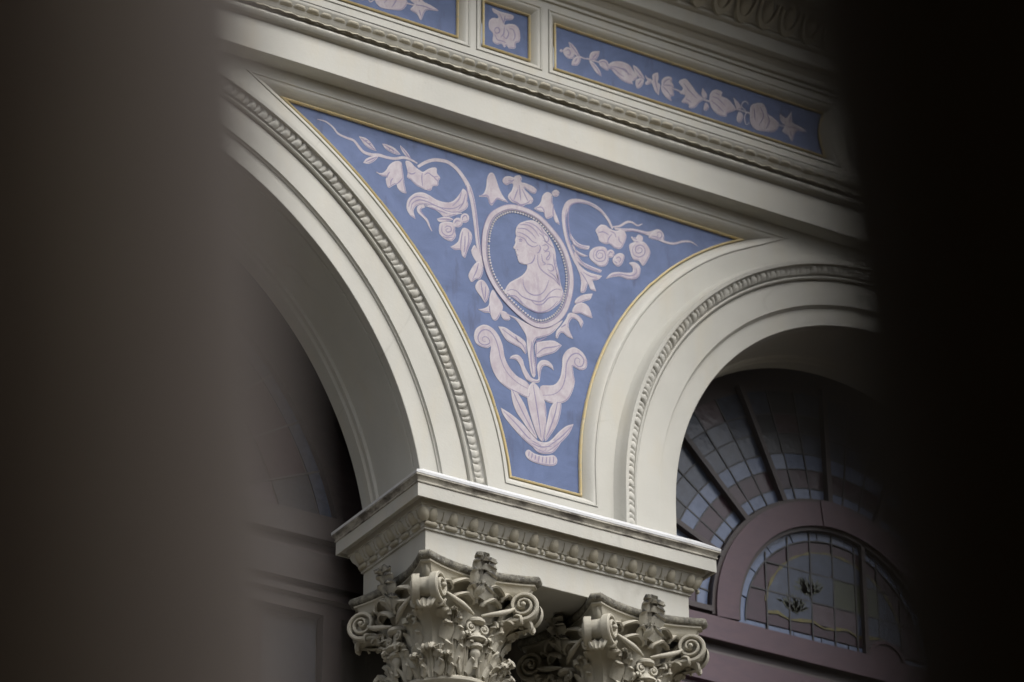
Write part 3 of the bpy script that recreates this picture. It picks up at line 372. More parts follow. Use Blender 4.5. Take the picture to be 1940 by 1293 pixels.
# entablature: fascia, bead, leaf moulding, frieze, bed moulding and corona
YF = -.077
x0, x1 = -4.0, 4.6
fas = part('architrave', sweep_x([(.0, 1.588), (-.030, 1.590), (-.070, 1.589), (YF, 1.592), (YF, 1.730), (YF+.004, 1.733), (YF-.006, 1.739), (YF-.018, 1.741), (YF-.027, 1.749), (YF-.030, 1.758), (YF-.026, 1.768), (YF-.014, 1.774), (YF-.006, 1.776), (YF-.006, 1.779), (YF-.024, 1.780), (YF-.024, 1.787), (YF-.026, 1.79), (YF-.034, 1.80), (YF-.040, 1.818), (YF-.052, 1.832), (YF-.054, 1.838), (YF-.054, 1.846), (YF+.02, 1.850)], x0, x1, 120), 'cream', 30)
def ent_leaf():
    V = []; F = []
    nu, nv = 8, 8
    for i in range(nu+1):
        for j in range(nv+1):
            u, v = i/nu*2 - 1, j/nv
            w = .0302 - (.006 if .7 < v < .95 else (.002 if v > .3 else 0)); d = (1 - abs(u)**7)
            pf = (.026, .014, .008, .010, .020, .030, .034, .030, .012)[j]
            tip = -.007*(1 - abs(u))*(1 - min(1, v*4)) 
            V.append((u*w, .008 - .008*(1 - d) - pf*(.55 + .45*d), -.028 + .056*v + tip))
    for i in range(nu):
        for j in range(nv):
            a = i*(nv+1) + j; F.append((a, a+1, a+nv+2, a+nv+1))
    return V, F
part('dark_gap_line', boxv(x0, x1, YF-.0555, YF-.04, 1.8462, 1.8495), 'dark_gap', smooth=False)  # shade of the gap painted as a dark strip along the leaf moulding's top
el = me_from('entablature_leaf', *ent_leaf(), 'carved', 60)
for i in range(66):
    link('leaf', el, fas, (-1.42 + i*.0605, YF - .026 + random.uniform(-.0015, .0015), 1.812), (R(4), random.uniform(-.03, .03), 0), (random.uniform(.95, 1.02), random.uniform(.9, 1.12), 1))
# frieze with its sunk panels
def concave_panel(xa, xb, za, zb_, cl=0., cr=0., n_=8):
    """CCW outline; cl / cr = sagitta of a concave left / right end."""
    pts = [(xa, za), (xb, za)]
    if cr: pts += [(xb - cr*math.sin(math.pi*i/n_), za + (zb_-za)*i/n_) for i in range(1, n_)]
    pts += [(xb, zb_), (xa, zb_)]
    if cl: pts += [(xa + cl*math.sin(math.pi*i/n_), zb_ - (zb_-za)*i/n_) for i in range(1, n_)]
    return pts
FZ0, FZ1 = 1.974, 2.186
PANELS = [(-1.245, .130, .026, 0), (.262, .478, 0, 0), (.612, 1.985, 0, .026)]
outl = [concave_panel(a, b, FZ0, FZ1, cl, cr) for a, b, cl, cr in PANELS]
ROUND = (2.30, 2.08, .205)
circ = arc_pts(ROUND[0], ROUND[1], ROUND[2], 0, 2*math.pi, 36)[:-1]
circ_l = arc_pts(-1.56, ROUND[1], ROUND[2], 0, 2*math.pi, 36)[:-1]
FZT = 2.300
fr = part('frieze', fill([(x0, 1.845), (x1, 1.845), (x1, FZT), (x0, FZT)], [offset(o, .052) for o in outl], YF), 'cream_streaked', smooth=False)
for o in outl:
    part('panel_frame', loop_sweep([(.0075, YF+.042), (.0085, YF+.030)] + [(a, b) for a, b in cove(.050, .034, YF, .009)] + [(.045, YF-.004), (.0487, YF-.004), (.0494, YF+.008), (.0518, YF+.008), (.053, YF)], o), 'cream', 40)
for cc in (circ, circ_l):
    part('roundel_moulding', loop_sweep([(-.045, YF+.0), (-.040, YF-.012), (-.03, YF-.016), (-.02, YF-.006), (-.012, YF-.006), (-.006, YF-.014), (0, YF-.014), (.006, YF)], cc), 'cream', 40)
Y2 = YF
bed = part('bed_moulding', sweep_x([(Y2+.01, 2.268), (Y2-.010, 2.270), (Y2-.012, 2.280), (Y2-.004, 2.283), (Y2-.006, 2.288), (Y2-.020, 2.292), (Y2-.026, 2.300), (Y2-.030, 2.312), (Y2-.044, 2.322), (Y2-.050, 2.330), (Y2-.050, 2.336), (Y2-.085, 2.338), (Y2-.088, 2.341), (Y2-.088, 2.402), (Y2-.096, 2.404), (Y2-.106, 2.410), (Y2-.108, 2.418), (Y2-.102, 2.427), (Y2-.110, 2.430), (Y2-.112, 2.440), (Y2-.13, 2.46), (Y2-.17, 2.50), (Y2-.18, 2.55), (Y2-.20, 2.56)], x0, x1, 100), 'cream', 30)
def egg_mesh(w, h, d):
    V = []; F = []; nu, nv = 8, 7
    for i in range(nu+1):
        for j in range(nv+1):
            u, v = i/nu*2 - 1, j/nv
            ww = w*math.sin(math.pi*(.12 + .80*v))**.6
            V.append((u*ww, -d*math.sqrt(max(0, 1 - u*u))*(.55 + .45*math.sin(math.pi*(.1 + .7*v))), -h/2 + h*v))
    for i in range(nu):
        for j in range(nv):
            a = i*(nv+1)+j; F.append((a, a+1, a+nv+2, a+nv+1))
    return V, F
def shell_mesh(w, h, d, t):                             # the rim hugging an egg
    V = []; F = []; n_ = 12
    for i in range(n_+1):
        a = math.pi*(1 + i/n_)
        for rr, yy in ((1.0, 0), (1.0, -d), (1.28, -d), (1.34, 0)):
            V.append((math.cos(a)*w*rr, yy, h*.45 + math.sin(a)*h*rr*.95))
    for i in range(n_):
        for j in range(3):
            a = i*4+j; F.append((a, a+1, a+5, a+4))
    return V, F
big_egg = me_from('cornice_egg', *join(egg_mesh(.034, .105, .035), shell_mesh(.041, .1, .03, .01)), 'carved', 50)
for i in range(28):
    link('egg', big_egg, bed, (.2 + i*.115, Y2 - .142, 2.488), (R(38), 0, 0))
part('corona', boxv(x0, x1, -.52, .6, 2.562, 2.80), 'cream', smooth=False)
# impost over the twin columns
bx0, bx1, by0, by1 = 0.0, 1.204, -.072, .409
imp = part('impost', sweep_rect([(-.3, -.416), (-.002, -.416), (.0, -.414), (.0, -.302), (.008, -.301), (.008, -.291), (.012, -.290), (.012, -.270), (.020, -.268), (.022, -.262), (.034, -.248), (.040, -.232), (.042, -.222), (.048, -.220), (.049, -.198), (.074, -.197), (.075, -.210), (.082, -.2105), (.082, -.156), (.078, -.154)], bx0, bx1, by0, by1, 16), 'cream', 30)
part('impost_cyma', sweep_rect([(.080, -.1555), (.086, -.154), (.087, -.150), (.084, -.146), (.086, -.140), (.092, -.132), (.096, -.129), (.096, -.123), (.092, -.1215)], bx0, bx1, by0, by1, 16), 'cyma', 30)
part('impost_flashing', sweep_rect([(.085, -.1213), (.0965, -.1213), (.097, -.111), (.095, -.109), (.028, -.064), (-.2, -.05)], bx0, bx1, by0, by1, 10), 'flashing', 30)
part('pier_backing', boxv(.02, 1.184, .05, .40, -.03, .3), 'cream', smooth=False)
eg = me_from('impost_egg', *egg_mesh(.0225, .048, .020), 'carved', 60)
sh = me_from('impost_dart', *join(shell_mesh(.0255, .047, .007, .01), ([(-.006+.044, .002, -.022), (.044, -.015, -.012), (.006+.044, .002, -.022), (.052, .002, .022), (.044, -.012, .022), (.036, .002, .022)], [(0, 1, 4, 5), (1, 2, 3, 4)])), 'carved', 40)
bd = me_from('bead', *[(v, f) for v, f in [lathe([(.0, -.029), (.006, -.028), (.0105, -.022), (.0115, 0), (.0105, .022), (.006, .028), (0, .029)], 10)]][0], 'carved', 50)
rl = me_from('reel', *lathe([(.0, -.006), (.009, -.005), (.0105, 0), (.009, .005), (0, .006)], 10), 'carved', 50)
nE = 14; pe = 1.27/ nE
for i in range(nE):
    x = -.012 + (i + .5)*pe - .02
    link('egg', eg, imp, (x, by0 - .027, -.246), (R(26), 0, 0), (1, random.uniform(.92, 1.08), 1))
    link('dart', sh, imp, (x, by0 - .024, -.246), (R(26), 0, 0))
    link('bead', bd, imp, (x, by0 - .014, -.281), (0, R(90), 0))
    link('reel', rl, imp, (x + pe/2, by0 - .014, -.281), (0, R(90), 0))
for i in range(6):
    y = by0 + .005 + (i + .5)*.083
    link('egg', eg, imp, (bx0 - .027, y, -.246), (R(26), 0, R(-90)))
    link('dart', sh, imp, (bx0 - .024, y, -.246), (R(26), 0, R(-90)))
    link('bead', bd, imp, (bx0 - .014, y, -.281), (R(90), 0, 0))
cl = me_from('corner_leaf', *egg_mesh(.024, .055, .022), 'carved', 50)
link('corner_leaf', cl, imp, (bx0 - .022, by0 - .022, -.247), (R(30), 0, R(-45))); link('corner_leaf', cl, imp, (bx1 + .022, by0 - .022, -.247), (R(30), 0, R(45)))
# plain piers beyond the frame, the loggia floor and the storey below
part('pier', boxv(-4.0, -3.17, .002, .42, -3.6, -.02), 'cream', smooth=False)
part('pier', boxv(3.36, 4.6, .002, .42, -3.6, -.02), 'cream', smooth=False)
part('loggia_floor', boxv(-4.0, 4.6, -.5, .9, -3.75, -3.6), 'cream', smooth=False)
part('lower_storey', boxv(-4.0, 4.6, -.1, .9, -ZS, -3.75), 'cream', smooth=False)
part('rear_wall', boxv(-4.0, 4.6, .66, .90, -3.6, 2.5), 'dark_wall', smooth=False)
part('loggia_ceiling', boxv(-4.0, 4.6, .02, .66, 1.62, 1.72), 'dark_wall', smooth=False)
part('rear_lintel', fill([(-4.0, -.05)] + arc_pts(LX, LZ, LR-.004, math.pi - al0, al0, 50) + [(RX - RR+.004, -.05)] + arc_pts(RX, RZ, RR-.004, math.pi, 0, 40) + [(RX + RR-.004, -.05), (4.6, -.05), (4.6, 1.62), (-4.0, 1.62)], (), .43), 'dark_wall', smooth=False)

# ---------------------------------------------------------------- painted panels
def art(items, root, y, dx=0., flip=False, skip=None):
    for k, (kind, name, pts, lines) in enumerate(items):
        if skip and skip(pts): continue
        t = .0006 + .000015*k
        tr = lambda p: (p[0]/1000 + dx, p[1]/1000)
        if kind == 'P':
            path = [(p.x/1000 + dx, p.y/1000) for p in smooth_path(pts, True)]
            vf = slab(path, y, t)
        else:
            sp = smooth_path(pts, False); path = [Vector((p.x/1000 + dx, p.y/1000, p.z/1000)) for p in sp]
            l, r = stroke_outline(path, lambda i: max(path[i].z, .0015)/2)
            vf = ribbon(l, r, y, t)
        if not vf[0]: continue
        o = link(name, me_from(name, *vf, 'pink', smooth=False), root, (0, 0, 0))
        if kind == 'P':
            ar = sum(path[i-1][0]*path[i][1] - path[i][0]*path[i-1][1] for i in range(len(path)))
            sg = 1 if ar > 0 else -1; k_ = len(path); cl_ = {'line': [], 'light': []}
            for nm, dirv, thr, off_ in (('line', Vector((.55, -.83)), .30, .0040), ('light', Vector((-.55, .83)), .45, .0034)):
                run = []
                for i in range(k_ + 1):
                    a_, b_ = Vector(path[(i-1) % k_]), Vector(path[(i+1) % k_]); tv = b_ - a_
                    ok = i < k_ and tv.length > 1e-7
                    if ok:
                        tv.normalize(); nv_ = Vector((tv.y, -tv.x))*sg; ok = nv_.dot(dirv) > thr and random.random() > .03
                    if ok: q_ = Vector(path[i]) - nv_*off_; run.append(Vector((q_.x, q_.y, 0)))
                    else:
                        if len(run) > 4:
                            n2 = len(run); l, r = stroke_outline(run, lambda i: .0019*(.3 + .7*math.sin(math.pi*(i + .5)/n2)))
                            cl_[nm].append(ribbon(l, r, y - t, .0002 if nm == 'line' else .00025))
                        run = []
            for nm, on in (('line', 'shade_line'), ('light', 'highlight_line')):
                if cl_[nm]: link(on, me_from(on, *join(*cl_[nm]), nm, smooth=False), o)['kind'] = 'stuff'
        if lines:
            parts = []
            for ln in lines:
                sp = [Vector((p.x/1000 + dx, p.y/1000, 0)) for p in smooth_path(ln, False, 4)]
                n_ = len(sp); l, r = stroke_outline(sp, lambda i: 0.0027*(.35 + .65*math.sin(math.pi*(i + .5)/n_)))
                parts.append(ribbon(l, r, y - t, .0003))
            link('brush_line', me_from('brush_line', *join(*parts), 'line', smooth=False), o)['kind'] = 'stuff'
YP = .044
sp_root = thing('painted_panel', 'blue triangular spandrel panel between the arches painted with a cameo, vase and flowers', 'painted panel', (0, 0, ZS))
def panel_base(root, loop, y, gw, gy):
    link('panel_board', me_from('panel_board', *fill(offset(loop, gw*.6), (), y), 'blue', smooth=False), root)
    gv, gf = loop_sweep([(.0005, y - .0005), (.0, gy + .004), (.001, gy - .002), (gw*.45, gy - .005), (gw, gy - .002), (gw*1.05, gy + .006)], loop)
    gv = [tuple(Vector(p) + noise.noise_vector(Vector(p)*22)*.0016) for p in gv]
    link('gold_border', me_from('gold_border', gv, gf, 'gold', 40), root)
panel_base(sp_root, inner, YP, .0085, .034)
art(SPANDREL_ART, sp_root, YP)
ring = [Vector((p.x/1000, p.y/1000, 0)) for p in smooth_path(CAMEO_RING, True, 5)]
cen = sum(ring, Vector())/len(ring)
def inset(d):
    out = []
    for i, p in enumerate(ring):
        t = (ring[(i+1) % len(ring)] - ring[i-1]).normalized(); nn = Vector((-t.y, t.x, 0))
        if (cen - p).dot(nn) < 0: nn = -nn
        out.append(p + nn*d)
    return out
def ring_band(d0, d1, y, t):
    a, b = inset(d0), inset(d1); a.append(a[0]); b.append(b[0])
    return ribbon([(p.x, p.y) for p in a], [(p.x, p.y) for p in b], y, t)
cam_o = link('cameo_frame', me_from('cameo_frame', *ring_band(0, .0185, YP, .0030), 'pink', smooth=False), sp_root)
link('brush_line', me_from('brush_line', *join(ring_band(.019, .0225, YP, .0028), ring_band(-.0018, .0008, YP, .0033)), 'line', smooth=False), cam_o)
link('inner_band', me_from('inner_band', *ring_band(.0235, .0255, YP, .003), 'pink', smooth=False), cam_o)
dp = inset(.033); L_ = 0; dots = []
acc = 0
for i in range(len(dp)):
    a, b = dp[i], dp[(i+1) % len(dp)]; seg = (b - a).length; p = -acc
    while p + .0128 <= seg:
        p += .0128; q = a + (b - a)*(p/seg)
        rr = random.uniform(.0038, .0048)
        dots.append(slab([(q.x + rr*math.cos(k*math.pi/3), q.y + rr*math.sin(k*math.pi/3)) for k in range(6)], YP, .0034))
    acc = seg - p
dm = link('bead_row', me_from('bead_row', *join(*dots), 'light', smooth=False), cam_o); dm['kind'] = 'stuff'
YFP = YF + .030
labels = ['blue frieze panel cut off by the top edge of the photo', 'small square blue frieze panel with one pink iris', 'long blue frieze panel with a garland of pink flowers']
for (lab, lo, k) in zip(labels, outl, range(3)):
    rt = thing('painted_panel', lab, 'painted panel', (0, 0, ZS), 'painted panels of the frieze')
    panel_base(rt, lo, YFP, .0072, YFP - .009)
    if k == 0: art(FRIEZE_ART, rt, YFP, -1.855)
    elif k == 1: art(SQUARE_ART, rt, YFP)
    else: art(FRIEZE_ART, rt, YFP)

# ---------------------------------------------------------------- windows behind the arches
YW = .575
def clip(poly, inside, cut):
    out = []
    for i in range(len(poly)):
        a, b = poly[i-1], poly[i]
        ia, ib = inside(a), inside(b)
        if ia != ib: out.append(cut(a, b))
        if ib: out.append(b)
    return out
def bis(inside):
    def cut(a, b):
        lo, hi = (a, b) if inside(a) else (b, a)
        for _ in range(24):
            m = ((lo[0]+hi[0])/2, (lo[1]+hi[1])/2)
            if inside(m): lo = m
            else: hi = m
        return lo
    return cut
def subdiv(poly, n_=5):
    out = []
    for i in range(len(poly)):
        a, b = poly[i-1], poly[i]
        out += [(a[0]+(b[0]-a[0])*t/n_, a[1]+(b[1]-a[1])*t/n_) for t in range(n_)]
    return out
def pane(root, poly, mat, y=YW, t=.004, name='pane'):
    v, f = slab(poly, y, t)
    if not v: return None
    ax, az = random.uniform(-.03, .03), random.uniform(-.03, .03); c0 = sum(p[0] for p in poly)/len(poly); c1 = sum(p[1] for p in poly)/len(poly)
    v = [(x, yy + (ax*(x - c0) + az*(z - c1) if yy < y else 0), z) for x, yy, z in v]
    return link(name, me_from(name, v, f, mat, smooth=False), root)
def bar(a, b, w, y, t):
    a, b = Vector(a), Vector(b); d = (b-a).normalized(); n_ = Vector((-d.y, d.x))*w/2
    p = [tuple(a+n_), tuple(a-n_), tuple(b-n_), tuple(b+n_)]
    return slab(p, y, t)
def sector(cx, cz, r0, r1, a0, a1, n_=5):
    return arc_pts(cx, cz, r0, a0, a1, n_) + arc_pts(cx, cz, r1, a1, a0, n_)
def ring_solid(cx, cz, r0, r1, a0, a1, y, t, n_=48):
    l = arc_pts(cx, cz, r0, a0, a1, n_); r = arc_pts(cx, cz, r1, a0, a1, n_)
    return ribbon(l, r, y, t)
W1 = thing('fanlight_window', 'leaded stained glass fanlight in maroon timber behind the right arch', 'window', (0, 0, ZS))
CX, CZ = 2.392, .002
link('fanlight_backing', me_from('fanlight_backing', *boxv(1.15, 3.6, YW + .004, YW + .02, -.06, 1.35), 'maroon_dark', smooth=False), W1)
link('inner_frame', me_from('inner_frame', *join(ring_solid(CX, CZ, .523, .634, R(-3), R(183), YW, .045), ring_solid(CX, CZ, .628, .646, R(-3), R(183), YW, .02)), 'maroon', smooth=False), W1)
link('frame_bead', me_from('frame_bead', *join(ring_solid(CX, CZ, .634, .652, R(-2), R(182), YW, .034), ring_solid(CX, CZ, .506, .523, R(-2), R(182), YW, .030)), 'maroon_dark', smooth=False), W1)
ks = link('keystone', me_from('keystone', *slab(sector(CX, CZ, .521, .640, R(84), R(97), 3), YW - .045, .006), 'maroon', smooth=False), W1)
thick = [R(a) for a in (180, 156, 134.5, 113, 91, 69, 47, 24, 0)]
radii = [(.655, .712, 'g_pale'), (.712, .80, 'g_purple'), (.80, .875, 'g_pale'), (.875, .97, 'g_grey'), (.97, 1.06, 'g_grey'), (1.06, 1.17, 'g_grey')]
cames = []
for ti in range(len(thick) - 1):
    A0, A1 = thick[ti], thick[ti+1]; n3 = 3
    for s in range(n3):
        a, b = A0 + (A1-A0)*s/n3, A0 + (A1-A0)*(s+1)/n3
        for (r0, r1, mt) in radii:
            e = .003; m_ = mt
            if mt == 'g_grey' and random.random() < .3: m_ = 'g_dark'
            if mt == 'g_grey' and random.random() < .12: m_ = 'g_rose'
            pane(W1, sector(CX, CZ, r0 + e, r1 - e, a - e/r1, b + e/r1, 3), m_)
        if s: cames.append(bar((CX + .652*math.cos(a), CZ + .652*math.sin(a)), (CX + 1.17*math.cos(a), CZ + 1.17*math.sin(a)), .007, YW, .007))
    link('glazing_bar', me_from('glazing_bar', *bar((CX + .645*math.cos(A0), CZ + .645*math.sin(A0)), (CX + 1.2*math.cos(A0), CZ + 1.2*math.sin(A0)), .024, YW, .035), 'maroon_dark', smooth=False), W1)
link('lead_came', me_from('lead_came', *join(*cames), 'lead', smooth=False), W1)
for (r0, r1, mt) in radii[1:]:
    link('lead_came', me_from('lead_came', *ring_solid(CX, CZ, r0 - .003, r0 + .003, R(0), R(180), YW, .0065), 'lead', smooth=False), W1)
# inner half-round: pale border, leaded grid of purple panes and the little landscape
zb_w = -.034
nb = 11
for i in range(nb):
    a, b = R(184 - 188*i/nb), R(184 - 188*(i+1)/nb)
    pane(W1, sector(CX, CZ, .466, .508, a - .006, b + .006, 4), 'g_pale')
def in_half(p): return (p[0]-CX)**2 + (p[1]-CZ)**2 < .462**2 and p[1] > zb_w + .042
def in_scene(p):
    x, z = p[0] - (CX + .0), p[1] - (zb_w + .10)
    if z < 0: return False
    return (x/.36)**2 + (z/.345)**2 < 1
xs = [CX - .47 + .118*i for i in range(9)]; zs = [zb_w + .045, zb_w + .20, zb_w + .335, zb_w + .52]
for i in range(8):
    for j in range(3):
        cell = subdiv([(xs[i]+.003, zs[j]+.003), (xs[i+1]-.003, zs[j]+.003), (xs[i+1]-.003, zs[j+1]-.003), (xs[i]+.003, zs[j+1]-.003)], 8)
        c1 = clip(cell, in_half, bis(in_half))
        if len(c1) < 3: continue
        c2 = clip(c1, in_scene, bis(in_scene))
        cx_, cz_ = (xs[i]+xs[i+1])/2, (zs[j]+zs[j+1])/2
        pane(W1, c1, 'g_purple')
        if len(c2) > 3:
            mt = 'g_grey'
            if j == 0 and i in (2, 3, 4): mt = 'g_rose' if i != 2 else 'g_grey'
            if i in (4, 5) and j == 1: mt = 'g_green'
            pane(W1, c2, mt, YW - .005, .002)
lc = []
for x in xs[1:-1]:
    h = math.sqrt(max(.463**2 - (x-CX)**2, 0)); lc.append(bar((x, zb_w+.0), (x, CZ + h + .04*(h > 0)), .007, YW, .0095))
for z in zs[1:-1]:
    h = math.sqrt(.463**2 - (z-CZ)**2); lc.append(bar((CX-h, z), (CX+h, z), .007, YW, .009))
for r in (.464,): lc.append(ring_solid(CX, CZ, r - .003, r + .003, R(0), R(180), YW, .0092))
link('lead_came', me_from('lead_came', *join(*lc), 'lead', smooth=False), W1)
for i in range(7):
    xa = CX - .50 + i*.143
    pane(W1, [(xa + .002, zb_w + .002), (xa + .139, zb_w + .002), (xa + .139, zb_w + .040), (xa + .002 + (.04 if i == 0 else 0), zb_w + .040)], 'g_pale')
yl = [(CX + .36*math.cos(a), zb_w + .10 + .345*math.sin(a)) for a in [R(172 - 4*i) for i in range(42)]]
yv = [Vector((p[0], p[1], 0)) for p in yl]
l, r = stroke_outline(yv, lambda i: .005 + .003*math.sin(i*1.7)); link('yellow_scroll', me_from('yellow_scroll', *ribbon(l, r, YW - .006, .002), 'g_olive', smooth=False), W1)
bl = [Vector((CX - .355 + .06*i, zb_w + .10 + .012*math.sin(i*2.1), 0)) for i in range(12)]
l, r = stroke_outline(bl, lambda i: .006 + .004*math.sin(i*2.3)); link('yellow_scroll', me_from('yellow_scroll', *ribbon(l, r, YW - .006, .0022), 'g_olive', smooth=False), W1)
fol = []
for q in range(110):
    bx_, bz_ = (CX - .12, zb_w + .23) if q % 2 else (CX - .20, zb_w + .135)
    a = random.uniform(.4, 3.0); rr = random.uniform(.01, .085); x, z = bx_ + rr*math.cos(a)*1.1, bz_ + rr*math.sin(a)*.9
    s, b = random.uniform(.012, .028), a + random.uniform(-.5, .5)
    fol.append(slab([(x + s*math.cos(b), z + s*math.sin(b)), (x + .3*s*math.cos(b+1.57), z + .3*s*math.sin(b+1.57)), (x - s*math.cos(b), z - s*math.sin(b)), (x - .3*s*math.cos(b+1.57), z - .3*s*math.sin(b+1.57))], YW - .007, .0012))
ff = link('painted_foliage', me_from('painted_foliage', *join(*fol), 'g_green', smooth=False), W1); ff['kind'] = 'stuff'
link('mullion', me_from('mullion', *boxv(CX + .145, CX + .165, YW - .03, YW, zb_w, CZ + .50), 'maroon_dark', smooth=False), W1)
link('boss', me_from('boss', *join(slab(arc_pts(CX + .26, zb_w - .005, .095, 0, math.pi, 16), YW, .02), ring_solid(CX + .26, zb_w - .005, .085, .1, 0, math.pi, YW, .028, 16)), 'maroon', smooth=False), W1)
def transom(root, xa, xb, z, wood='maroon'):
    link('transom', me_from('transom', *sweep_x([(YW+.03, z), (YW-.045, z), (YW-.047, z-.105), (YW-.044, z-.108)], xa, xb, 20, True), wood, 30), root)
    link('transom_groove', me_from('transom_groove', *sweep_x([(YW-.044, z-.108), (YW-.01, z-.112), (YW-.012, z-.150), (YW-.03, z-.152), (YW-.034, z-.165), (YW-.045, z-.170)], xa, xb, 20), 'maroon_dark', 30), root)
    link('lower_rail', me_from('lower_rail', *sweep_x([(YW-.045, z-.170), (YW-.046, z-.30), (YW-.02, z-.305), (YW-.02, z-.33), (YW-.05, z-.335), (YW-.05, z-.36), (YW-.03, z-.37), (YW-.03, z-.42), (YW+.03, z-.42)], xa, xb, 20), wood, 30), root)
transom(W1, 1.15, 3.6, zb_w)
def lower_lights(root, xa, xb, z, nlt, wood='maroon', gl='g_grey'):
    w = (xb - xa)/nlt
    for i in range(nlt):
        a, b = xa + i*w, xa + (i+1)*w
        link('stile', me_from('stile', *boxv(a - .04, a + .04, YW - .03, YW + .02, z - 1.6, z), wood, smooth=False), root)
        for q in range(3):
            for s in range(2):
                xm = a + .05 + s*(w - .1)/2
                pane(root, [(xm + .003, z - .5*(q+1) + .006), (xm + (w-.1)/2 - .003, z - .5*(q+1) + .006), (xm + (w-.1)/2 - .003, z - .5*q - .01), (xm + .003, z - .5*q - .01)], gl if s else 'g_purple', YW + .01)
    link('stile', me_from('stile', *boxv(xb - .04, xb + .04, YW - .03, YW + .02, z - 1.6, z), wood, smooth=False), root)
lower_lights(W1, 1.25, 3.5, zb_w - .42, 4)
W2 = thing('fanlight_window', 'dim arched window with green edged panes behind the left arch', 'window', (0, 0, ZS))
DX, DZ, DR = -1.5, -.40, 1.485
zb2 = -.03
link('fanlight_backing', me_from('fanlight_backing', *boxv(-3.2, .06, YW + .006, YW + .02, -.06, 1.5), 'maroon_dark', smooth=False), W2)
b0 = math.asin((zb2 - DZ)/DR)
link('outer_frame', me_from('outer_frame', *join(ring_solid(DX, DZ, DR + .012, DR + .045, b0, math.pi - b0, YW, .03), ring_solid(DX, DZ, DR + .045, DR + .16, b0 - .05, math.pi - b0 + .05, YW, .012)), 'umber', smooth=False), W2)
nn = 18
for i in range(nn):
    a, b = b0 + (math.pi - 2*b0)*i/nn, b0 + (math.pi - 2*b0)*(i+1)/nn
    pane(W2, sector(DX, DZ, DR - .045, DR + .008, a + .003, b - .003, 4), 'g_grey')
    for r0 in (.9, 1.08, 1.26):
        pane(W2, sector(DX, DZ, r0 + .004, r0 + .172, a + .003, b - .003, 4), 'g_purple' if (i + int(r0*10)) % 3 else 'g_dark')
    link('lead_came', me_from('lead_came', *bar((DX + .9*math.cos(a), DZ + .9*math.sin(a)), (DX + (DR + .01)*math.cos(a), DZ + (DR + .01)*math.sin(a)), .008, YW, .008), 'lead', smooth=False), W2)
transom(W2, -3.2, .10, zb2, 'umber')
lower_lights(W2, -3.0, -.06, zb2 - .42, 5, 'umber', 'g_dark')

# ---------------------------------------------------------------- columns with composite capitals
HW = .275; HC = .46; SH = 2.62
def thicken(grid, th):
    nu, nv = len(grid), len(grid[0]); V = []; F = []
    for sgn in (0, 1):
        for i in range(nu):
            for j in range(nv):
                p = grid[i][j]
                if sgn:
                    du = grid[min(i+1, nu-1)][j] - grid[max(i-1, 0)][j]; dv = grid[i][min(j+1, nv-1)] - grid[i][max(j-1, 0)]
                    n_ = du.cross(dv); n_ = n_.normalized() if n_.length > 1e-9 else Vector((0, 0, 1)); p = p + n_*th
                V.append(tuple(p))
    m = nu*nv
    for i in range(nu-1):
        for j in range(nv-1):
            a = i*nv+j; F.append((a, a+1, a+nv+1, a+nv)); F.append((m+a, m+a+nv, m+a+nv+1, m+a+1))
    for i in range(nu-1):
        for j in (0, nv-1):
            a = i*nv+j; F.append((a, a+nv, m+a+nv, m+a))
    for j in range(nv-1):
        for i in (0, nu-1):
            a = i*nv+j; F.append((a, a+1, m+a+1, m+a))
    return V, F
def acanthus(path, w, lobes=3, cup=.25, edge=.012, th=.009, nu=22, nv=10, taper=.35, seed=0):
    """Leaf in local frame: X across, -Y outward, Z up. path = (outward, z) spine, w = half width."""
    sp = smooth_path([(a, b) for a, b in path], False, max(2, nu//(len(path)-1))); nu = len(sp); grid = []
    for i, p in enumerate(sp):
        t = i/(nu-1); d = (sp[min(i+1, nu-1)] - sp[max(i-1, 0)]).normalized(); nr = Vector((d.y, -d.x))   # outward normal of spine
        ph = (t*lobes) % 1
        sc = .62 + .38*math.sin(math.pi*min(1, ph*1.15))**.7
        env = (math.sin(math.pi*(.28 + .66*t)))**.55 * (1 - taper*t)
        row = []
        for j in range(nv+1):
            v = j/nv*2 - 1; av = abs(v)
            hw = w*env*(1 - (1-sc)*av)
            off = -cup*w*av*av + edge*math.sin(av*math.pi*2.5 + lobes*t*6.28)*av*.5 + .006*(1 - av)**2 + edge*.8*(av**4)*(1 - ph)
            lift = .35*w*av*sc*.5*(ph - .3)
            row.append(Vector((v*hw, -(p.x + nr.x*off), p.y + nr.y*off + lift)))
        grid.append(row)
    return thicken(grid, th)
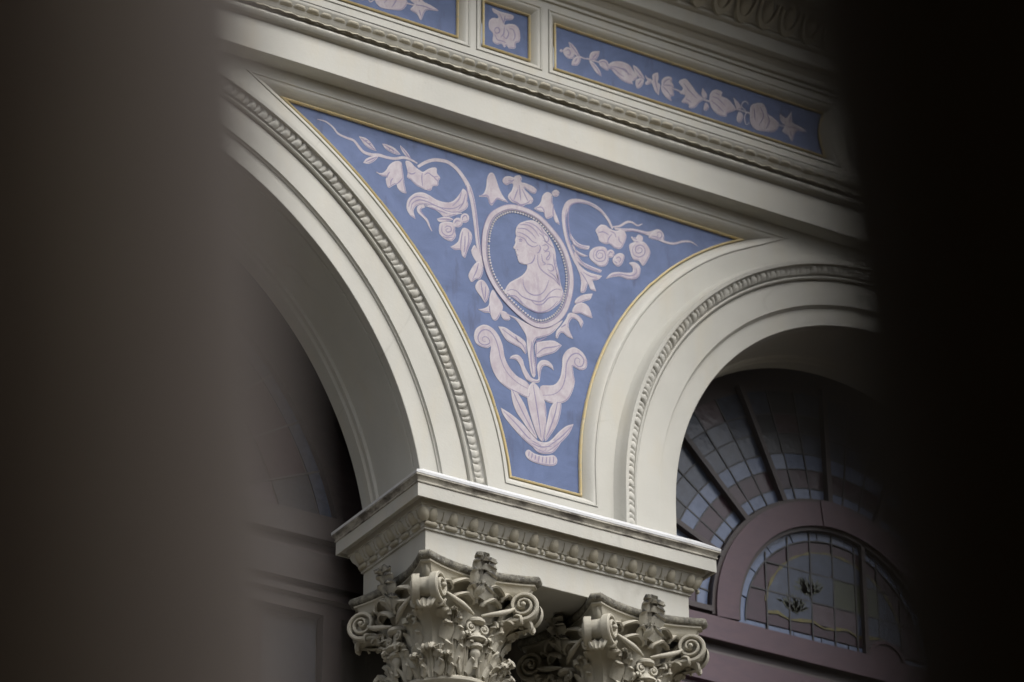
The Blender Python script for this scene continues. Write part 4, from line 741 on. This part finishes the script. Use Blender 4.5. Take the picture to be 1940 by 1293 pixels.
def leafy(path, w, pairs=4, cup=.18, curl=.03, th=.0075, core=.30, start=.14, a0=28, da=30, flen=1., fw=.25, tmax=.72):
    """Deep-cut acanthus leaf: a ribbed core with pairs of separate fingers. X across, -Y outward, Z up."""
    sp = smooth_path([(a, b) for a, b in path], False, 8); k = len(sp)
    ln = sum((sp[i+1] - sp[i]).length for i in range(k-1))
    def P_(x, t, off):
        f = max(0, min(1, t))*(k-1); i = min(int(f), k-2); q = f - i; p = sp[i].lerp(sp[i+1], q)
        d = (sp[min(i+2, k-1)] - sp[max(i-1, 0)]).normalized(); nr = Vector((d.y, -d.x)); ex = max(0, t - 1)*ln
        o_ = off - cup*x*x/w
        return Vector((x, -(p.x + nr.x*o_ + d.x*ex), p.y + nr.y*o_ + d.y*ex))
    out = []
    grid = []
    for i in range(17):
        t = i/16; hw = w*core*(math.sin(math.pi*(.30 + .62*t)))**.6
        grid.append([P_(v*hw, t, .004*math.cos(v*math.pi*3) + .003*(1 - abs(v))) for v in [j/6*2 - 1 for j in range(7)]])
    out.append(thicken(grid, th*1.3))
    for q_ in range(pairs):
        for sg in (-1, 1):
            fr_ = q_/max(1, pairs-1); t0 = .06 + (tmax - .06)*fr_; L = w*flen*(1.0 - .30*fr_)*random.uniform(.9, 1.08); A = R(a0 + da*fr_ + random.uniform(-4, 4))
            grid = []
            for a in range(8):
                u = a/7; al = u*L; hw = fw*w*(math.sin(math.pi*(.16 + .70*u)))**.6
                bend = .35*al*u
                row = []
                for b in range(5):
                    r = b/2 - 1
                    x = sg*(start*w + al*math.cos(A) - r*hw*math.sin(A)); t = t0 + (al*math.sin(A) + bend + r*hw*math.cos(A))/ln
                    row.append(P_(x, t, curl*u*u + .007*(1 - r*r) - .002 + (.010 if u > .95 else 0)))
                grid.append(row)
            out.append(thicken(grid, th))
    return join(*out)
def tube(pts, rad, n_=8):
    V = []; F = []; k = len(pts)
    for i, p in enumerate(pts):
        d = (pts[min(i+1, k-1)] - pts[max(i-1, 0)]).normalized()
        a = d.cross(Vector((0, 1, 0)));  a = a.normalized() if a.length > 1e-4 else Vector((1, 0, 0)); b = d.cross(a)
        r = rad(i/(k-1)) if callable(rad) else rad
        for q in range(n_):
            t = 2*math.pi*q/n_; V.append(tuple(p + a*r*math.cos(t) + b*r*math.sin(t)))
    for i in range(k-1):
        for q in range(n_): F.append((i*n_+q, i*n_+(q+1) % n_, (i+1)*n_+(q+1) % n_, (i+1)*n_+q))
    F.append(tuple(range(n_))); F.append(tuple(range((k-1)*n_, k*n_))); return V, F
def ellipsoid(c, r, n_=10, m_=7):
    V = []; F = []
    for i in range(m_+1):
        a = math.pi*i/m_ - math.pi/2
        for j in range(n_): b = 2*math.pi*j/n_; V.append((c[0]+r[0]*math.cos(a)*math.cos(b), c[1]+r[1]*math.cos(a)*math.sin(b), c[2]+r[2]*math.sin(a)))
    for i in range(m_):
        for j in range(n_): F.append((i*n_+j, i*n_+(j+1) % n_, (i+1)*n_+(j+1) % n_, (i+1)*n_+j))
    return V, F
def volute(mirror):
    """Scroll in local XZ plane facing -Y, centre at origin, arm running towards -X below (mirrored for the left corner)."""
    s = -1 if mirror else 1; V = []; F = []
    turns = 2.1; n_ = 46; prof = None; rings = []
    pts = []
    for i in range(n_+1):
        t = i/n_; a = R(-90) + t*turns*2*math.pi; r = .062*(1-t)**.9 + .009
        pts.append((r*math.cos(a), r*math.sin(a), .0105*(1 - .55*t), .0))
    arm = [(-.175, -.088), (-.14, -.082), (-.10, -.078), (-.06, -.076), (-.03, -.0735)]
    full = [(x, z, .006 + .0045*k/4, -.012*(1 - k/4)) for k, (x, z) in enumerate(arm)] + pts
    k_ = len(full)
    for i, (x, z, h, yy) in enumerate(full):
        x2, z2 = full[min(i+1, k_-1)][:2]; x1_, z1_ = full[max(i-1, 0)][:2]
        d = Vector((x2-x1_, z2-z1_)); d.normalize(); nx, nz = -d.y, d.x
        rise = .010*(max(0, i-5)/(k_-5))
        sec = [(-h, .0), (-h, -.026), (-h*.5, -.031), (h*.5, -.031), (h, -.026), (h, .0)]
        rings.append([(s*(x + nx*a), b - rise - yy, z + nz*a) for a, b in sec])
    v, f = strip(rings, cap=True)
    disc = [(s*.05*math.cos(a), -.010 - .0, .05*math.sin(a)) for a in [i*math.pi/8 for i in range(16)]]
    disc2 = [(x*1.08, .03, z*1.08) for x, _, z in disc]
    dv = disc + disc2; df = [tuple(range(16))] + [(i, (i+1) % 16, 16 + (i+1) % 16, 16+i) for i in range(16)]
    return join((v, f), (dv, df), ellipsoid((0, -.038, 0), (.013, .012, .013)))
def abacus():
    # concave sided plan with clipped horns
    plan = []
    for q in range(4):
        ca, sa = math.cos(q*math.pi/2), math.sin(q*math.pi/2); n_ = 14
        for i in range(n_+1):
            t = i/n_*2 - 1; x = t*(HW - .028); y = -HW + .0 + .052*(1 - t*t)
            plan.append((x*ca - y*sa, x*sa + y*ca))
    def mk(prof): return strip([[(x*k, y*k, z) for k, z in prof] for x, y in plan], closed=True)
    return (mk([(.74, .372), (.80, .374), (.865, .386), (.885, .400), (.905, .414), (.93, .419), (.945, .420), (.945, .427), (.90, .428)]),
            mk([(.88, .428), (.955, .4285), (.985, .433), (1.0, .442), (1.0, .450), (.985, .458), (.95, .461), (.5, .4615)]))
def build_column(name):
    root = thing(name, '', 'column', (0, 0, 0), 'twin columns under the impost')
    link('shaft', me_from('shaft', *lathe([(.0, .12), (.2, .12), (.2, .2), (.195, .9), (.176, SH - .03), (.19, SH - .025), (.19, SH - .012), (.176, SH - .01)], 40), 'cream'), root)
    link('base', me_from('base', *join(boxv(-.27, .27, -.27, .27, 0, .06), lathe([(.0, .06), (.25, .06), (.26, .085), (.25, .11), (.215, .115), (.215, .125), (.23, .14), (.22, .16), (.2, .165)], 40)), 'cream'), root)
    cap = link('capital', me_from('capital', *lathe([(.0, -.012), (.178, -.012), (.19, -.008), (.198, .002), (.198, .012), (.19, .02), (.178, .024), (.176, .06), (.178, .2), (.19, .30), (.215, .37), (.235, .40), (0, .401)], 40), 'stone'), root, (0, 0, SH))
    ab_a, ab_b = abacus()
    link('abacus', me_from('abacus', *ab_a, 'stone', 30), cap); link('abacus_roll', me_from('abacus_roll', *ab_b, 'lichen', 60), cap)
    tall = me_from('tall_leaf', *leafy([(.182, .012), (.194, .10), (.206, .18), (.226, .238), (.262, .272), (.302, .278), (.326, .258), (.330, .236)], .082, 4, .20, .016, .009, .66, .46, 52, 16, .62, .26, .62), 'stone', 55)
    low = me_from('low_leaf', *leafy([(.198, .010), (.208, .05), (.216, .085), (.230, .112), (.252, .118), (.260, .100)], .046, 3, .16, .014, .008, .56, .36, 46, 16, .75, .28), 'stone', 55)
    side = me_from('side_leaf', *leafy([(.184, .02), (.198, .12), (.208, .19), (.218, .235), (.236, .258), (.252, .254)], .044, 4, .16, .014, .008, .46, .30, 52, 20, .85, .27), 'stone', 55)
    mid = me_from('mid_leaf', *leafy([(.186, .01), (.200, .07), (.208, .125), (.218, .158), (.236, .168), (.246, .156)], .034, 3, .16, .010, .007, .5, .30, 50, 20, .85, .28), 'stone', 55)
    for q in range(4):
        a = R(45 + 90*q)
        link('acanthus_leaf', tall, cap, (0, 0, 0), (0, 0, a))
        link('acanthus_leaf', low, cap, (0, 0, 0), (0, 0, a))
        for s in (-1, 1):
            link('acanthus_leaf', side, cap, (0, 0, 0), (0, 0, a + s*R(20.5)), (1, 1, random.uniform(.95, 1.03)))
            link('acanthus_leaf', mid, cap, (0, 0, 0), (0, 0, R(90*q + s*11.5)), (1, 1, random.uniform(.92, 1.05)))
            link('acanthus_leaf', low, cap, (0, 0, 0), (0, 0, a + s*R(14)), (.62, .98, random.uniform(.7, .8)))
    vr, vl = me_from('volute', *volute(False), 'stone', 40), me_from('volute', *volute(True), 'stone', 40)
    # corner stalk carrying each pair of scrolls
    stalk = me_from('corner_stalk', *acanthus([(.205, .20), (.222, .26), (.250, .31), (.290, .350), (.322, .385), (.332, .412)], .040, 1, .28, .003, .022, 24, 10, .05), 'stone', 60)
    knob = me_from('knob', *ellipsoid((0, -.300, .402), (.015, .015, .012)), 'stone', 60)
    flower = me_from('fleuron', *join(leafy([(.216, .315), (.240, .375), (.256, .43), (.268, .472), (.284, .496)], .050, 4, .10, .008, .014, .55, .26, 54, 12, .72, .34, .74), acanthus([(.222, .33), (.25, .355), (.262, .378)], .022, 1, .1, .003, .012)), 'weathered', 55)
    # drooping leaves that spring from the fleuron, and the spray leaves towards the scrolls
    def spray(dx0, z0, dx1, z1, w, y0, curl, sgn):
        pts = []
        for i in range(9):
            t = i/8; pts.append((dx0 + (dx1-dx0)*t, z0 + (z1-z0)*t + curl*math.sin(math.pi*t)))
        grid = []
        for i, (x, z) in enumerate(pts):
            t = i/8; ww = w*math.sin(math.pi*(.15 + .72*t))**.8; row = []
            for j in range(7):
                v = j/6*2 - 1; row.append(Vector((sgn*x, -(y0 + .028*math.sin(math.pi*t) + .016*(1 - v*v) + .02*t*t), z + v*ww*(1 + .12*math.sin(t*9)))))
            grid.append(row)
        return thicken(grid, .010)
    sprays = []
    def hood(cx_, cz_, rx_, rz_, a_0, a_1, y0, y1, sgn):
        grid = []
        for i in range(13):
            t = i/12; a = R(a_0 + (a_1 - a_0)*t); ww = math.sin(math.pi*(.12 + .80*t))**.6; row = []
            for j in range(6):
                v = j/5; rr = 1 + .10*math.sin(v*2.2) - .16*v**4 + .05*math.sin(t*15)*v
                row.append(Vector((sgn*(cx_ + rx_*rr*math.cos(a)), -(y0 + (y1 - y0)*v*ww), cz_ + rz_*rr*math.sin(a) - .010*v*v)))
            grid.append(row)
        return thicken(grid, .009*sgn)
    def drop(sgn):
        pts = [Vector((sgn*x, -y, z)) for x, y, z in ((.018, .222, .262), (.050, .238, .268), (.085, .250, .276), (.120, .252, .292), (.150, .246, .312))]
        return tube(pts, lambda t: .005 + .007*math.sin(math.pi*t)**1.5, 8)
    for sgn in (-1, 1):
        sprays += [me_from('hood_leaf', *hood(.068, .348, .056, .046, 176, 22, .205, .262, sgn), 'stone', 60),
                   me_from('hood_leaf', *hood(.064, .300, .048, .040, 172, 30, .205, .256, sgn), 'stone', 60),
                   me_from('hood_leaf', *hood(.140, .352, .034, .032, 185, 40, .200, .240, sgn), 'stone', 60),
                   me_from('spray_leaf', *drop(sgn), 'stone', 60)]
    curl = []
    for sgn in (-1, 1):
        pts = [Vector((sgn*(.028 + .019*(1-t)**.6*math.cos(R(100) - t*9.5)), -.222 - .006*t, .205 + .019*(1-t)**.6*math.sin(R(100) - t*9.5))) for t in [i/26 for i in range(25)]]
        curl.append(me_from('small_scroll', *join(tube(pts, lambda t: .0062*(1 - .5*t), 6), ellipsoid((sgn*.028, -.222, .205), (.008, .012, .008), 8, 5)), 'stone', 60))
    cup = me_from('candelabrum', *join(
        [(v[0], v[1] - .212, v[2]) for v in lathe([(0, .222), (.026, .222), (.036, .230), (.036, .240), (.026, .248), (0, .25)], 14)[0]] and ([(v[0], v[1] - .212, v[2]) for v in lathe([(0, .222), (.026, .222), (.036, .230), (.036, .240), (.026, .248), (0, .25)], 14)[0]], lathe([(0, .222), (.026, .222), (.036, .230), (.036, .240), (.026, .248), (0, .25)], 14)[1]),
        ([(v[0], v[1] - .208, v[2]) for v in lathe([(0, .222), (.016, .222), (.016, .195), (.026, .178), (.042, .168), (.044, .160), (.030, .152), (.018, .150), (.030, .140), (.030, .130), (.016, .122), (.02, .112), (.021, .100), (.012, .090), (.010, .05), (0, .05)], 14)[0]], lathe([(0, .222), (.016, .222), (.016, .195), (.026, .178), (.042, .168), (.044, .160), (.030, .152), (.018, .150), (.030, .140), (.030, .130), (.016, .122), (.02, .112), (.021, .100), (.012, .090), (.010, .05), (0, .05)], 14)[1])), 'stone', 50)
    for q in range(4):
        a = R(90*q)
        link('corner_stalk', stalk, cap, (0, 0, 0), (0, 0, R(45 + 90*q)))
        link('knob', knob, cap, (0, 0, 0), (0, 0, R(45 + 90*q)))
        link('fleuron', flower, cap, (0, 0, 0), (0, 0, a), (1.3, 1.0, 1.0)); link('candelabrum', cup, cap, (0, 0, 0), (0, 0, a))
        for m_ in sprays: link('spray_leaf' if m_.name.startswith('spray') else 'hood_leaf', m_, cap, (0, 0, 0), (0, 0, a))
        for m_ in curl: link('small_scroll', m_, cap, (0, 0, 0), (0, 0, a))
        for s, m_ in ((1, vr), (-1, vl)):
            p = Vector((s*.198, -.234, .330)); tw = R(-36*s)
            p.rotate(Matrix.Rotation(a, 3, 'Z')); link('volute', m_, cap, p, (0, 0, a + tw), (.80, 1, .80))
    return root
def copy_tree(o, parent=None):
    c = o.copy(); C.objects.link(c); c.parent = parent
    for ch in o.children: copy_tree(ch, c)
    return c
col1 = build_column('column'); col2 = copy_tree(col1)
for c_, x, lab in ((col1, .218, 'left of the twin cream columns, its leafy capital under the impost corner'), (col2, .985, 'right of the twin cream columns, its leafy capital nearer the stained glass')):
    c_.location = (x, .150, ZS - .418 - .461 - SH); c_.scale = (1, 1.1, 1); c_['label'] = lab

# ---------------------------------------------------------------- the two posts the view is framed by
fwd = Vector((math.sin(PH)*math.cos(TH), math.cos(PH)*math.cos(TH), math.sin(TH)))
rgt = Vector((math.cos(PH), -math.sin(PH), 0))
def post(label, dist, lateral, rad, lean, mat):
    """Round post: lateral = metres right of the optical axis at slant distance dist, leaning by lean radians in the view's plane."""
    p = CAM + fwd*dist + rgt*lateral
    h0 = p.z; base = p - Vector((0, 0, h0)) + rgt*(h0*math.tan(lean))
    rt = thing('porch_post', label, 'post', base, 'posts framing the view', (0, 0, -PH))
    ax = lambda z: (-z*math.tan(lean), 0, z)
    def lath(prof):
        v, f = lathe(prof, 40); return [(x + ax(z)[0], y, z) for x, y, z in v], f
    link('plinth', me_from('plinth', *lath([(0, 0), (rad*1.4, 0), (rad*1.4, .12), (rad*1.25, .16), (rad*1.1, .2), (0, .2)]), mat), rt)
    link('shaft', me_from('shaft', *lath([(rad, .15)] + [(rad, .15 + 3.3*i/24) for i in range(1, 25)]), mat), rt)
    link('cap', me_from('cap', *lath([(0, 3.42), (rad*1.05, 3.42), (rad*1.1, 3.45), (rad*1.25, 3.5), (rad*1.25, 3.6), (0, 3.6)]), mat), rt)
    return rt
px = 1/7275.
post('brown out of focus post along the left edge of the photo', 2.1, (532 - 970)*px*2.1 - .135, .135, .082, 'post')
post('black out of focus post along the right edge of the photo', .86, (1420 - 970)*px*.86 + .11, .11, .077, 'post_dark')
# unseen light blockers added behind and left of the viewpoint to shade the left post
nw = thing('light_blocker', 'unseen dark light blocker added behind the viewpoint, with a block left of the brown post', 'building', (CAM.x, CAM.y, .004), None, (0, 0, -PH))
link('side_blocker', me_from('side_blocker', *boxv(-4.0, -.72, -1.5, 1.55, 0, 7.5), 'blocker', smooth=False), nw)
link('rear_blocker', me_from('rear_blocker', *boxv(-4.0, 14.0, -3.0, -1.503, 0, 14.0), 'blocker', smooth=False), nw)
link('blocker_cap', me_from('blocker_cap', *boxv(-4.05, 14.05, -3.05, -1.45, 14.003, 14.2), 'blocker', smooth=False), nw)
scene.cycles.max_bounces = 6; scene.cycles.diffuse_bounces = 4
